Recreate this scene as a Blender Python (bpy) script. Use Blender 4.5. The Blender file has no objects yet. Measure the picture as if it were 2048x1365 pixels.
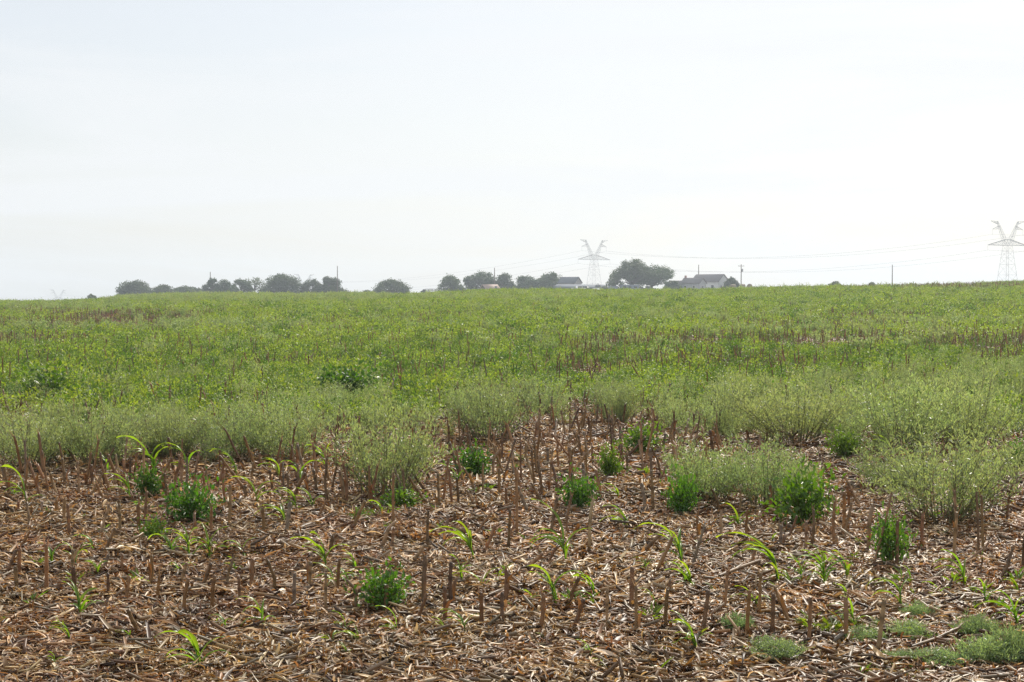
import bpy, math, random
import numpy as np
from mathutils import Matrix, Vector

rng = np.random.default_rng(11)
random.seed(11)
SC = bpy.context.scene
COL = SC.collection

# ------------------------------------------------------------------ camera
F = 2048 * 35.0 / 22.2          # focal length in photograph pixels
CZ = 2.1                        # eye height above the near ground
YH = 600.0                      # photograph row of eye level
PITCH = math.atan((682.5 - YH) / F)
cam_data = bpy.data.cameras.new('camera')
cam_data.lens = 35.0
cam_data.sensor_width = 22.2
cam_data.clip_start = 0.1
cam_data.clip_end = 20000
cam = bpy.data.objects.new('camera', cam_data)
cam.location = (0, 0, CZ)
cam.rotation_euler = (math.pi / 2 - PITCH, 0, 0)
COL.objects.link(cam)
SC.camera = cam

# ------------------------------------------------------------------ sky, sun, exposure
SUN_AZ = math.radians(24)       # to the right of straight ahead
SUN_EL = math.radians(41)
world = bpy.data.worlds.new('World')
SC.world = world
world.use_nodes = True
wn, wl = world.node_tree.nodes, world.node_tree.links
wn.clear()
w_out = wn.new('ShaderNodeOutputWorld')
w_bg = wn.new('ShaderNodeBackground')
w_bg.inputs['Strength'].default_value = 0.091
w_sky = wn.new('ShaderNodeTexSky')
w_sky.sky_type = 'NISHITA'
w_sky.sun_disc = False
w_sky.sun_elevation = SUN_EL
w_sky.sun_rotation = SUN_AZ
w_sky.altitude = 100
w_sky.air_density = 1.0
w_sky.dust_density = 2.0
w_sky.ozone_density = 1.0
w_tc = wn.new('ShaderNodeTexCoord')
w_map = wn.new('ShaderNodeMapping')
w_map.inputs['Scale'].default_value = (2.2, 2.2, 17.0)
w_map.inputs['Location'].default_value = (0.3, 0.1, 0.55)
w_noise = wn.new('ShaderNodeTexNoise')
w_noise.inputs['Scale'].default_value = 1.0
w_noise.inputs['Detail'].default_value = 6.0
w_noise.inputs['Roughness'].default_value = 0.55
w_noise.inputs['Distortion'].default_value = 0.6
w_ramp = wn.new('ShaderNodeMapRange')
w_ramp.inputs['From Min'].default_value = 0.42
w_ramp.inputs['From Max'].default_value = 0.62
w_ramp.inputs['To Min'].default_value = 0.60
w_ramp.inputs['To Max'].default_value = 0.92
w_mix = wn.new('ShaderNodeMix')
w_mix.data_type = 'RGBA'
w_mix.inputs['B'].default_value = (8.35, 8.5, 8.7, 1)      # thin high cloud veil
wl.new(w_tc.outputs['Generated'], w_map.inputs['Vector'])
wl.new(w_map.outputs['Vector'], w_noise.inputs['Vector'])
wl.new(w_noise.outputs['Fac'], w_ramp.inputs['Value'])
wl.new(w_ramp.outputs['Result'], w_mix.inputs['Factor'])
wl.new(w_sky.outputs['Color'], w_mix.inputs['A'])
wl.new(w_mix.outputs['Result'], w_bg.inputs['Color'])
wl.new(w_bg.outputs['Background'], w_out.inputs['Surface'])

sun_data = bpy.data.lights.new('sun', 'SUN')
sun_data.energy = 5.0
sun_data.angle = math.radians(0.6)
sun_data.color = (1.0, 0.93, 0.82)
sun = bpy.data.objects.new('sun', sun_data)
sdir = Vector((math.sin(SUN_AZ) * math.cos(SUN_EL), math.cos(SUN_AZ) * math.cos(SUN_EL), math.sin(SUN_EL)))
sun.rotation_euler = sdir.to_track_quat('Z', 'Y').to_euler()
sun.location = (20, 40, 50)
COL.objects.link(sun)

SC.view_settings.view_transform = 'Standard'
SC.view_settings.look = 'None'
SC.view_settings.exposure = 0.28
SC.view_settings.gamma = 1.0
SC.view_settings.use_curve_mapping = False
SC.cycles.max_bounces = 6
SC.cycles.diffuse_bounces = 3
SC.cycles.glossy_bounces = 2
SC.cycles.transmission_bounces = 3
SC.cycles.volume_bounces = 0
SC.cycles.transparent_max_bounces = 4
SC.cycles.use_denoising = True
SC.cycles.denoiser = 'OPENIMAGEDENOISE'
SC.cycles.denoising_input_passes = 'RGB_ALBEDO_NORMAL'
SC.cycles.denoising_prefilter = 'NONE'
SC.cycles.caustics_reflective = False
SC.cycles.caustics_refractive = False

# ------------------------------------------------------------------ helpers: ground shape, pixel <-> ground
RIDGE_PX = np.array([-600, 0, 100, 200, 250, 350, 450, 520, 600, 700, 800, 900, 1000, 1200, 1400, 1500, 1700, 1800, 2048, 2700], float)
RIDGE_PY = np.array([608, 608, 609, 606, 601, 596.5, 595, 595, 597, 594, 596, 591, 586.5, 587, 586, 583, 579, 577.5, 572, 563], float)
DR = 220.0


def smooth(t):
    t = np.clip(t, 0, 1)
    return t * t * (3 - 2 * t)


def ground(x, y):
    x = np.asarray(x, float)
    y = np.asarray(y, float)
    d = np.hypot(x, y)
    az = np.arctan2(x, y)
    px = 1024 + F * np.tan(np.clip(az, -0.5, 0.5))
    s = (YH - np.interp(px, RIDGE_PX, RIDGE_PY)) / F
    s = s * smooth((1.5 - np.abs(az)) / 0.9)
    zr = CZ + s * DR
    near = np.interp(d, [0, 9, 14, 22, 60, 120, 220], [0, 0, .06, .22, .34, .85, 1.35])
    z1 = near + (zr - 1.35) * smooth((d - 55) / (DR - 55)) ** 1.1
    drop = np.interp(d, [220, 330, 480, 720, 1200, 3000], [0, -1, -3, -3, 4, 10]) / F
    z2 = CZ + (s - drop) * d
    z = np.where(d < DR, z1, z2)
    bump = 0.035 * np.sin(x * 0.9 + 1.3 * np.sin(y * .23)) * np.sin(y * 0.7 + .5) + 0.10 * np.sin(x * .11 + 1) * np.sin(y * .083 + 2) * smooth((d - 15) / 40)
    bump = bump + 0.028 * np.sin(2 * math.pi * y / 0.76 + .6 * np.sin(x * 1.7)) * smooth((40 - d) / 20)
    return z + bump * np.where(d < 260, 1, 0.3)


CP, SP = math.cos(PITCH), math.sin(PITCH)


def project(x, y, z):
    zz = np.asarray(z, float) - CZ
    fwd = y * CP - zz * SP
    up = y * SP + zz * CP
    return 1024 + F * x / fwd, 682.5 - F * up / fwd


def ray(px, py):
    dx = (px - 1024) / F
    du = (682.5 - py) / F
    return Vector((dx, CP + du * SP, -SP + du * CP))


_T = np.concatenate([np.arange(5, 60, .02), np.arange(60, 400, .2)])


def spot(px, py):
    """the ground point seen at a photograph pixel"""
    r = ray(px, py)
    hit = CZ + r.z * _T <= ground(r.x * _T, r.y * _T)
    t = _T[np.argmax(hit)] if hit.any() else 200.0
    x, y = r.x * t, r.y * t
    return Vector((x, y, float(ground(x, y))))


def at(px, D):
    """a ground point D metres ahead in the column px"""
    x = (px - 1024) / F * D
    return Vector((x, D, float(ground(x, D))))


def hgt(py, D):
    """world height of row py at distance D"""
    r = ray(1024, py)
    return CZ + r.z / r.y * D


# ------------------------------------------------------------------ helpers: meshes
class Geo:
    def __init__(self):
        self.v, self.f, self.c, self.m, self.n = [], [], [], [], 0

    def add(self, V, Fc, col=(.5, .5, .5), mat=0):
        V = np.asarray(V, float).reshape(-1, 3)
        Fc = np.asarray(Fc, int)
        c = np.asarray(col, float)
        if c.ndim == 1:
            c = np.tile(c[:3], (len(V), 1))
        self.v.append(V)
        self.c.append(c)
        self.f.append(Fc + self.n)
        self.m.append(np.full(len(Fc), mat))
        self.n += len(V)
        return self

    def mesh(self, name, mats, smooth_=False):
        me = bpy.data.meshes.new(name)
        V = np.concatenate(self.v)
        C = np.concatenate(self.c)
        loops = np.concatenate([f.ravel() for f in self.f])
        tot = np.concatenate([np.full(len(f), f.shape[1]) for f in self.f])
        me.vertices.add(len(V))
        me.vertices.foreach_set('co', V.ravel().astype(np.float32))
        me.loops.add(len(loops))
        me.loops.foreach_set('vertex_index', loops.astype(np.int32))
        me.polygons.add(len(tot))
        me.polygons.foreach_set('loop_start', (np.cumsum(tot) - tot).astype(np.int32))
        me.polygons.foreach_set('loop_total', tot.astype(np.int32))
        me.polygons.foreach_set('material_index', np.concatenate(self.m).astype(np.int32))
        if smooth_:
            me.polygons.foreach_set('use_smooth', np.ones(len(tot), bool))
        for m in (mats if isinstance(mats, (list, tuple)) else [mats]):
            me.materials.append(m)
        a = me.color_attributes.new('Col', 'FLOAT_COLOR', 'POINT')
        a.data.foreach_set('color', np.concatenate([C, np.ones((len(C), 1))], 1).ravel().astype(np.float32))
        me.update(calc_edges=True)
        me.validate()
        return me


def norm(a):
    return a / np.maximum(np.linalg.norm(a, axis=-1, keepdims=True), 1e-9)


def add_leaves(g, P, A, N, L, W, col, fold=.18, wide=.45, mat=0):
    """folded ovate leaves: base P, axis A, face normal N; one call for many leaves"""
    P, A, N = np.asarray(P), norm(np.asarray(A)), np.asarray(N)
    S = norm(np.cross(A, N))
    N = np.cross(S, A)
    L, W = np.asarray(L)[:, None], np.asarray(W)[:, None]
    b = P
    t = P + A * L - N * L * .12
    l = P + A * L * wide + S * W * .5 + N * W * fold
    r = P + A * L * wide - S * W * .5 + N * W * fold
    n = len(P)
    V = np.stack([b, r, t, l], 1).reshape(-1, 3)
    i = np.arange(n)[:, None] * 4
    Fc = np.concatenate([i + [0, 1, 2], i + [0, 2, 3]])
    c = np.asarray(col, float)
    c = np.repeat(c, 4, 0) if c.ndim == 2 else c
    g.add(V, Fc, c, mat)


def add_tube(g, pts, rad, col, sides=5, cap=True, mat=0):
    pts = np.asarray(pts, float)
    rad = np.broadcast_to(np.asarray(rad, float), (len(pts),))
    t = norm(np.gradient(pts, axis=0))
    ref = np.array([0, 0, 1.]) if abs(t[0][2]) < .9 else np.array([1., 0, 0])
    u = norm(np.cross(t, ref))
    w = np.cross(t, u)
    a = np.arange(sides) * 2 * math.pi / sides
    ring = pts[:, None] + rad[:, None, None] * (np.cos(a)[None, :, None] * u[:, None] + np.sin(a)[None, :, None] * w[:, None])
    k = len(pts)
    i, j = np.meshgrid(np.arange(k - 1), np.arange(sides), indexing='ij')
    i, j = i.ravel(), j.ravel()
    j2 = (j + 1) % sides
    q = np.stack([i * sides + j, i * sides + j2, (i + 1) * sides + j2, (i + 1) * sides + j], 1)
    c = np.asarray(col, float)
    if c.ndim == 2:
        c = np.repeat(c, sides, 0)
    g.add(ring.reshape(-1, 3), q, c, mat)
    if cap:
        n0 = g.n - k * sides
        g.f.append(np.array([[n0 + (k - 1) * sides + j for j in range(sides)]]))
        g.m.append(np.array([mat]))


def add_box(g, lo, hi, col=(.5, .5, .5), mat=0, M=None):
    x0, y0, z0 = lo
    x1, y1, z1 = hi
    V = np.array([(x0, y0, z0), (x1, y0, z0), (x1, y1, z0), (x0, y1, z0), (x0, y0, z1), (x1, y0, z1), (x1, y1, z1), (x0, y1, z1)], float)
    if M is not None:
        V = np.array([M @ Vector(v) for v in V])
    g.add(V, [(0, 3, 2, 1), (4, 5, 6, 7), (0, 1, 5, 4), (1, 2, 6, 5), (2, 3, 7, 6), (3, 0, 4, 7)], col, mat)
    return g


def add_bar(g, a, b, r, col, mat=0):
    add_tube(g, [a, b], [r, r], col, 4, True, mat)


def link(name, me, parent=None, loc=None, rot=None, scl=None):
    o = bpy.data.objects.new(name, me)
    COL.objects.link(o)
    if parent is not None:
        o.parent = parent
    if loc is not None:
        o.location = loc
    if rot is not None:
        o.rotation_euler = rot
    if scl is not None:
        o.scale = scl if hasattr(scl, '__len__') else (scl, scl, scl)
    return o


def tag(o, label, cat, group=None, kind=None):
    o['label'] = label
    o['category'] = cat
    if group:
        o['group'] = group
    if kind:
        o['kind'] = kind
    return o


# ------------------------------------------------------------------ helpers: materials
def new_mat(name):
    m = bpy.data.materials.new(name)
    m.use_nodes = True
    m.node_tree.nodes.clear()
    return m, m.node_tree.nodes, m.node_tree.links


def plant_mat(name, trans=.45, rough=.42, spec=.5, tint=(1.25, 1.3, .55), var=.25, hue=.03):
    """attribute colour, varied per object or instance, part of the light passing through the blade"""
    m, n, l = new_mat(name)
    out = n.new('ShaderNodeOutputMaterial')
    at_ = n.new('ShaderNodeAttribute')
    at_.attribute_name = 'Col'
    info = n.new('ShaderNodeObjectInfo')
    hsv = n.new('ShaderNodeHueSaturation')
    mr = n.new('ShaderNodeMapRange')
    mr.inputs['To Min'].default_value = 1 - var
    mr.inputs['To Max'].default_value = 1 + var
    mh = n.new('ShaderNodeMapRange')
    mh.inputs['To Min'].default_value = .5 - hue
    mh.inputs['To Max'].default_value = .5 + hue
    wn_ = n.new('ShaderNodeTexWhiteNoise')
    wn_.noise_dimensions = '1D'
    l.new(info.outputs['Random'], wn_.inputs['W'])
    l.new(info.outputs['Random'], mr.inputs['Value'])
    l.new(wn_.outputs['Value'], mh.inputs['Value'])
    l.new(at_.outputs['Color'], hsv.inputs['Color'])
    l.new(mr.outputs['Result'], hsv.inputs['Value'])
    l.new(mh.outputs['Result'], hsv.inputs['Hue'])
    p = n.new('ShaderNodeBsdfPrincipled')
    p.inputs['Roughness'].default_value = rough
    p.inputs['Specular IOR Level'].default_value = spec
    t = n.new('ShaderNodeBsdfTranslucent')
    tm = n.new('ShaderNodeMix')
    tm.data_type = 'RGBA'
    tm.blend_type = 'MULTIPLY'
    tm.inputs['Factor'].default_value = 1
    tm.inputs['B'].default_value = (*tint, 1)
    l.new(hsv.outputs['Color'], p.inputs['Base Color'])
    l.new(hsv.outputs['Color'], tm.inputs['A'])
    l.new(tm.outputs['Result'], t.inputs['Color'])
    mx = n.new('ShaderNodeMixShader')
    mx.inputs['Fac'].default_value = trans
    l.new(p.outputs[0], mx.inputs[1])
    l.new(t.outputs[0], mx.inputs[2])
    l.new(mx.outputs[0], out.inputs['Surface'])
    return m


def solid_mat(name, col, rough=.7, var=.25, scale=3.0, bump=.15, metal=0.0, attr=False, stretch=(1, 1, 1)):
    m, n, l = new_mat(name)
    out = n.new('ShaderNodeOutputMaterial')
    p = n.new('ShaderNodeBsdfPrincipled')
    p.inputs['Roughness'].default_value = rough
    p.inputs['Metallic'].default_value = metal
    tc = n.new('ShaderNodeTexCoord')
    mp = n.new('ShaderNodeMapping')
    mp.inputs['Scale'].default_value = stretch
    nz = n.new('ShaderNodeTexNoise')
    nz.inputs['Scale'].default_value = scale
    nz.inputs['Detail'].default_value = 5
    mr = n.new('ShaderNodeMapRange')
    mr.inputs['From Min'].default_value = .3
    mr.inputs['From Max'].default_value = .7
    mr.inputs['To Min'].default_value = 1 - var
    mr.inputs['To Max'].default_value = 1 + var
    mul = n.new('ShaderNodeMix')
    mul.data_type = 'RGBA'
    mul.blend_type = 'MULTIPLY'
    mul.inputs['Factor'].default_value = 1
    mul.inputs['A'].default_value = (*col, 1)
    if attr:
        a = n.new('ShaderNodeAttribute')
        a.attribute_name = 'Col'
        l.new(a.outputs['Color'], mul.inputs['A'])
    l.new(tc.outputs['Object'], mp.inputs['Vector'])
    l.new(mp.outputs['Vector'], nz.inputs['Vector'])
    l.new(nz.outputs['Fac'], mr.inputs['Value'])
    l.new(mr.outputs['Result'], mul.inputs['B'])
    l.new(mul.outputs['Result'], p.inputs['Base Color'])
    if bump:
        b = n.new('ShaderNodeBump')
        b.inputs['Strength'].default_value = bump
        b.inputs['Distance'].default_value = .02
        l.new(nz.outputs['Fac'], b.inputs['Height'])
        l.new(b.outputs['Normal'], p.inputs['Normal'])
    l.new(p.outputs[0], out.inputs['Surface'])
    return m


def soil_mat():
    m, n, l = new_mat('soil')
    out = n.new('ShaderNodeOutputMaterial')
    p = n.new('ShaderNodeBsdfPrincipled')
    p.inputs['Roughness'].default_value = .9
    tc = n.new('ShaderNodeTexCoord')
    n1 = n.new('ShaderNodeTexNoise')
    n1.inputs['Scale'].default_value = 14
    n1.inputs['Detail'].default_value = 8
    n1.inputs['Roughness'].default_value = .7
    n2 = n.new('ShaderNodeTexNoise')
    n2.inputs['Scale'].default_value = .16
    n2.inputs['Detail'].default_value = 5
    r1 = n.new('ShaderNodeValToRGB')
    e = r1.color_ramp.elements
    e[0].position, e[0].color = .35, (.035, .022, .014, 1)
    e[1].position, e[1].color = .72, (.19, .125, .08, 1)
    x = r1.color_ramp.elements.new(.52)
    x.color = (.09, .056, .036, 1)
    r2 = n.new('ShaderNodeValToRGB')
    e = r2.color_ramp.elements
    e[0].position, e[0].color = .35, (.75, .68, .66, 1)
    e[1].position, e[1].color = .7, (1.2, 1.1, 1.0, 1)
    mul = n.new('ShaderNodeMix')
    mul.data_type = 'RGBA'
    mul.blend_type = 'MULTIPLY'
    mul.inputs['Factor'].default_value = 1
    for q in (n1, n2):
        l.new(tc.outputs['Object'], q.inputs['Vector'])
    l.new(n1.outputs['Fac'], r1.inputs['Fac'])
    l.new(n2.outputs['Fac'], r2.inputs['Fac'])
    l.new(r1.outputs['Color'], mul.inputs['A'])
    l.new(r2.outputs['Color'], mul.inputs['B'])
    l.new(mul.outputs['Result'], p.inputs['Base Color'])
    b = n.new('ShaderNodeBump')
    b.inputs['Strength'].default_value = .8
    b.inputs['Distance'].default_value = .03
    l.new(n1.outputs['Fac'], b.inputs['Height'])
    l.new(b.outputs['Normal'], p.inputs['Normal'])
    l.new(p.outputs[0], out.inputs['Surface'])
    return m


M_SOIL = soil_mat()
M_LITTER = plant_mat('dry_husk', trans=.28, rough=.46, spec=.42, tint=(1.2, .92, .55), var=.26, hue=.012)
M_STALK = plant_mat('dry_stalk', trans=.10, rough=.5, spec=.35, tint=(1.35, .85, .42), var=.3, hue=.012)
M_MAIZE = plant_mat('maize_leaf', trans=.5, rough=.38, spec=.5, tint=(1.9, 1.75, .35), var=.2, hue=.02)
M_BROAD = plant_mat('broad_leaf', trans=.40, rough=.42, spec=.36, tint=(1.7, 1.7, .3), var=.22, hue=.02)
M_CARPET = plant_mat('carpet_leaf', trans=.42, rough=.5, spec=.3, tint=(1.2, 1.3, .5), var=.15, hue=.012)
M_FEATHER = plant_mat('feather_leaf', trans=.48, rough=.4, spec=.5, tint=(1.4, 1.35, .6), var=.18, hue=.02)
M_TREE = plant_mat('tree_leaf', trans=.22, rough=.5, spec=.3, tint=(1.3, 1.35, .5), var=.15, hue=.02)
M_STEM = solid_mat('weed_stem', (.16, .15, .06), .6, .2, 20, 0, attr=True)
M_BARK = solid_mat('bark', (.09, .07, .055), .9, .3, 6, .3)
M_STEEL = solid_mat('galvanised_steel', (.27, .275, .28), .55, .12, 2, 0, .3)
M_CABLE = solid_mat('cable', (.2, .2, .21), .5, .1, 1, 0, .4)
M_POLE = solid_mat('weathered_pole', (.13, .10, .08), .85, .3, 5, .2)
M_WALL = solid_mat('pale_siding', (.76, .78, .77), .75, .12, 4, .1, stretch=(1, 1, 6))
M_WALL2 = solid_mat('grey_siding', (.44, .46, .47), .75, .15, 4, .1)
M_SHED = solid_mat('weathered_boards', (.22, .215, .21), .85, .2, 4, .1, stretch=(6, 6, 1))
M_ROOF = solid_mat('grey_shingle', (.20, .19, .195), .85, .2, 5, .2)
M_TIN = solid_mat('grey_tin_roof', (.15, .165, .19), .9, .12, 3, .05, 0, stretch=(6, 1, 1))
M_RUST = solid_mat('rusty_tin_roof', (.36, .26, .215), .6, .25, 2.5, .05, stretch=(5, 1, 1))
for _m in (M_TIN, M_ROOF, M_RUST):
    next(q for q in _m.node_tree.nodes if q.type == 'BSDF_PRINCIPLED').inputs['Specular IOR Level'].default_value = .08
M_DARK = solid_mat('dark_paint', (.06, .065, .07), .5, .15, 4, 0)
M_BLUE = solid_mat('blue_grey_paint', (.20, .24, .30), .5, .12, 4, 0)
M_WHITE = solid_mat('white_paint', (.78, .78, .76), .4, .06, 4, 0)
M_GLASS = solid_mat('window_glass', (.05, .06, .07), .1, .1, 2, 0)
M_BRICK = solid_mat('brick_red', (.28, .15, .12), .85, .2, 8, .1)
M_HAY = solid_mat('hay', (.24, .20, .125), .9, .25, 12, .4)
M_RUBBER = solid_mat('rubber', (.03, .03, .03), .8, .1, 4, 0)

# ------------------------------------------------------------------ the field
def build_field():
    az = np.concatenate([np.arange(-180, -32, 6), np.arange(-32, 32.01, .5), np.arange(36, 180, 6)])
    az = np.radians(az)
    r = [0.4]
    while r[-1] < 2300:
        r.append(r[-1] + max(.25, r[-1] * .022))
    r = np.array(r)
    R, A = np.meshgrid(r, az, indexing='ij')
    X, Y = R * np.sin(A), R * np.cos(A)
    V = np.stack([X, Y, ground(X, Y)], -1).reshape(-1, 3)
    na, nr = len(az), len(r)
    i, j = np.meshgrid(np.arange(nr - 1), np.arange(na), indexing='ij')
    i, j = i.ravel(), j.ravel()
    j2 = (j + 1) % na
    q = np.stack([i * na + j, (i + 1) * na + j, (i + 1) * na + j2, i * na + j2], 1)[:, ::-1]
    g = Geo()
    g.add(V, q, (.1, .06, .04))
    n0 = g.n
    g.add([(0, 0, float(ground(0.0, 0.4)))], np.zeros((0, 3), int))
    tri = np.array([(n0, k, (k + 1) % na) for k in range(na)])[:, ::-1]
    g.f.append(tri)
    g.m.append(np.zeros(len(tri)))
    g.f[1] = g.f[1].reshape(0, 3)
    o = link('field', g.mesh('field', M_SOIL, True))
    return tag(o, 'brown soil of the harvested corn field rising to a low ridge', 'field', kind='structure')


build_field()

# ------------------------------------------------------------------ scatter by geometry nodes
def scatter(name, P, rotz, tilt, scl, idx, variants, label, cat):
    me = bpy.data.meshes.new(name)
    n = len(P)
    me.vertices.add(n)
    me.vertices.foreach_set('co', np.asarray(P, np.float32).ravel())
    rot = np.stack([tilt[:, 0], tilt[:, 1], rotz], 1)
    for nm, tp, dat, key in (('rot', 'FLOAT_VECTOR', rot, 'vector'), ('scl', 'FLOAT_VECTOR', scl, 'vector'), ('idx', 'INT', idx, 'value')):
        a = me.attributes.new(nm, tp, 'POINT')
        a.data.foreach_set(key, np.asarray(dat, np.int32 if tp == 'INT' else np.float32).ravel())
    o = link(name, me)
    tree = bpy.data.node_groups.new(name, 'GeometryNodeTree')
    tree.interface.new_socket('Geometry', in_out='INPUT', socket_type='NodeSocketGeometry')
    tree.interface.new_socket('Geometry', in_out='OUTPUT', socket_type='NodeSocketGeometry')
    n_, l_ = tree.nodes, tree.links
    gi, go = n_.new('NodeGroupInput'), n_.new('NodeGroupOutput')
    iop = n_.new('GeometryNodeInstanceOnPoints')
    join = n_.new('GeometryNodeGeometryToInstance')
    for vme in variants:
        vo = bpy.data.objects.new(vme.name + '_source', vme)
        oi = n_.new('GeometryNodeObjectInfo')
        oi.inputs['Object'].default_value = vo
        oi.inputs['As Instance'].default_value = False
        l_.new(oi.outputs['Geometry'], join.inputs[0])

    def attr(nm, tp):
        a = n_.new('GeometryNodeInputNamedAttribute')
        a.data_type = tp
        a.inputs['Name'].default_value = nm
        return a.outputs['Attribute']
    m2p = n_.new('GeometryNodeMeshToPoints')
    l_.new(gi.outputs[0], m2p.inputs['Mesh'])
    l_.new(m2p.outputs[0], iop.inputs['Points'])
    l_.new(join.outputs[0], iop.inputs['Instance'])
    iop.inputs['Pick Instance'].default_value = True
    l_.new(attr('idx', 'INT'), iop.inputs['Instance Index'])
    e2r = n_.new('FunctionNodeEulerToRotation')
    l_.new(attr('rot', 'FLOAT_VECTOR'), e2r.inputs[0])
    l_.new(e2r.outputs[0], iop.inputs['Rotation'])
    l_.new(attr('scl', 'FLOAT_VECTOR'), iop.inputs['Scale'])
    l_.new(iop.outputs[0], go.inputs[0])
    md = o.modifiers.new('scatter', 'NODES')
    md.node_group = tree
    return tag(o, label, cat, kind='stuff')


def ellipses(u, v, L):
    out = np.zeros_like(u)
    for cx, cy, rx, ry, k in L:
        e = ((u - cx) / rx) ** 2 + ((v - cy) / ry) ** 2
        out = np.maximum(out, k * smooth(1.5 - e))
    return out


def sector_points(d0, d1, per_m2, margin=1.12):
    half = 1024 / F * margin
    area = half * (d1 * d1 - d0 * d0)
    n = int(area * per_m2)
    d = np.sqrt(rng.uniform(d0 * d0, d1 * d1, n))
    x = d * rng.uniform(-half, half, n)
    return x, d


# ------------------------------------------------------------------ corn litter
def add_strip(g, c, yaw, pitch, L, w, bend, twist, col, seg=4):
    s = np.linspace(0, 1, seg + 1)
    th = pitch + bend * (s - .5)
    dx = np.concatenate([[0], np.cumsum(np.cos((th[1:] + th[:-1]) / 2))]) * L / seg
    dz = np.concatenate([[0], np.cumsum(np.sin((th[1:] + th[:-1]) / 2))]) * L / seg
    dx -= dx.mean()
    dz -= dz.min()
    wd = w * np.clip(np.sin(math.pi * (s * .86 + .1)), .12, 1)
    tw = twist * (s - .3)
    cy_, sy_ = math.cos(yaw), math.sin(yaw)
    off = np.stack([-sy_ * np.cos(tw) * wd / 2, cy_ * np.cos(tw) * wd / 2, np.sin(tw) * wd / 2], 1)
    mid = np.stack([c[0] + cy_ * dx, c[1] + sy_ * dx, c[2] + dz], 1)
    up = np.zeros_like(mid)
    up[:, 2] = wd * .12
    V = np.concatenate([mid - off + up, mid - up, mid + off + up])
    k = seg + 1
    i = np.arange(seg)
    q = np.concatenate([np.stack([i, i + 1, k + i + 1, k + i], 1), np.stack([k + i, k + i + 1, 2 * k + i + 1, 2 * k + i], 1)])
    g.add(V, q, col)


LIT_COLS = np.array([(.34, .205, .092), (.45, .30, .15), (.58, .44, .26), (.22, .115, .05), (.11, .062, .032), (.34, .27, .19), (.70, .60, .46), (.26, .148, .066)])


def litter_patch(k):
    g = Geo()
    R = .40
    kind = k % 4            # 0, 1 mixed; 2 long matted leaves; 3 thin cover with bare soil between
    big = 1.6 if kind == 2 else 1.0
    lean_dir = random.uniform(0, 6.28)
    for i in range((420, 380, 230, 110)[kind]):
        r, a = R * math.sqrt(random.random()), random.uniform(0, 2 * math.pi)
        z = random.random() ** 2 * .03
        c = (r * math.cos(a), r * math.sin(a), z)
        col = LIT_COLS[random.choices(range(8), [5, 4, 2.2, 5, 5, 3, 1.5, 5])[0]] * random.uniform(.62, 1.2) * np.array((1.0, .97, .89))
        t = random.random()
        yaw = lean_dir + random.gauss(0, .5) if kind == 2 else random.uniform(0, 2 * math.pi)
        if t < .46:
            add_strip(g, c, yaw, random.gauss(0, .14), random.uniform(.04, .15) * big, random.uniform(.006, .02) * big, random.gauss(0, .8), random.gauss(0, .8), col, 4)
        elif t < .54:      # curled husks that stand proud
            add_strip(g, c, yaw, random.gauss(.3, .4), random.uniform(.04, .10), random.uniform(.008, .022), random.choice((-1, 1)) * random.uniform(1.5, 3.6), random.gauss(0, 1.3), col * 1.1, 6)
        elif t < .70:      # broken stalk and cob bits
            L = random.uniform(.03, .16) / 2
            p = random.gauss(0, .15)
            d = np.array((math.cos(yaw) * math.cos(p), math.sin(yaw) * math.cos(p), math.sin(p))) * L
            cc = np.array(c) + (0, 0, abs(d[2]) + .006)
            rr = random.uniform(.004, .010)
            add_tube(g, [cc - d, cc, cc + d], [rr, rr * 1.1, rr * .9], col * .8, 5)
        else:              # chaff
            add_strip(g, c, yaw, random.gauss(0, .5), random.uniform(.015, .06), random.uniform(.004, .014), random.gauss(0, 1), random.gauss(0, 1), col, 2)
    return g.mesh('litter_patch', M_LITTER)


def build_litter():
    var = [litter_patch(k) for k in range(12)]
    xs, ys, sc = [], [], []
    for d0, d1, step, s in ((7.6, 17, .24, 1.0), (17, 30, .34, 1.25), (30, 62, .62, 1.7), (62, 120, 1.5, 2.6)):
        yy = np.arange(d0, d1, step)
        for y in yy:
            h = 1024 / F * 1.1 * y + .5
            x = np.arange(-h, h, step)
            x = x + rng.uniform(-.5, .5, len(x)) * step
            xs.append(x)
            ys.append(y + rng.uniform(-.5, .5, len(x)) * step)
            sc.append(np.full(len(x), s))
    x, y, s = map(np.concatenate, (xs, ys, sc))
    n = len(x)
    P = np.stack([x, y, ground(x, y) - .006], 1)
    bare = np.sin(x * 1.9 + 1.4 * np.sin(y * .9)) * np.sin(y * 2.3 + 1.1 * np.sin(x * .8)) + rng.normal(0, .35, n)
    kind = np.where(bare > .55, 3, np.where(bare < -.45, 2, rng.integers(0, 4, n)))
    pick = kind + 4 * rng.integers(0, 3, n)
    s = s * rng.uniform(.8, 1.2, n)
    scatter('corn_litter', P, rng.uniform(0, 6.28, n), rng.normal(0, .04, (n, 2)), np.stack([s, s, np.minimum(s, 1.3) * rng.uniform(.7, 1.3, n)], 1), pick, var,
            'dry tan corn husks, leaves and chaff littering the soil', 'corn litter')


build_litter()

# ------------------------------------------------------------------ weed meshes
def jit(base, n, k=.2):
    return np.asarray(base) * rng.uniform(1 - k, 1 + k, (n, 1)) * rng.uniform(1 - k * .3, 1 + k * .3, (n, 3))


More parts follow.
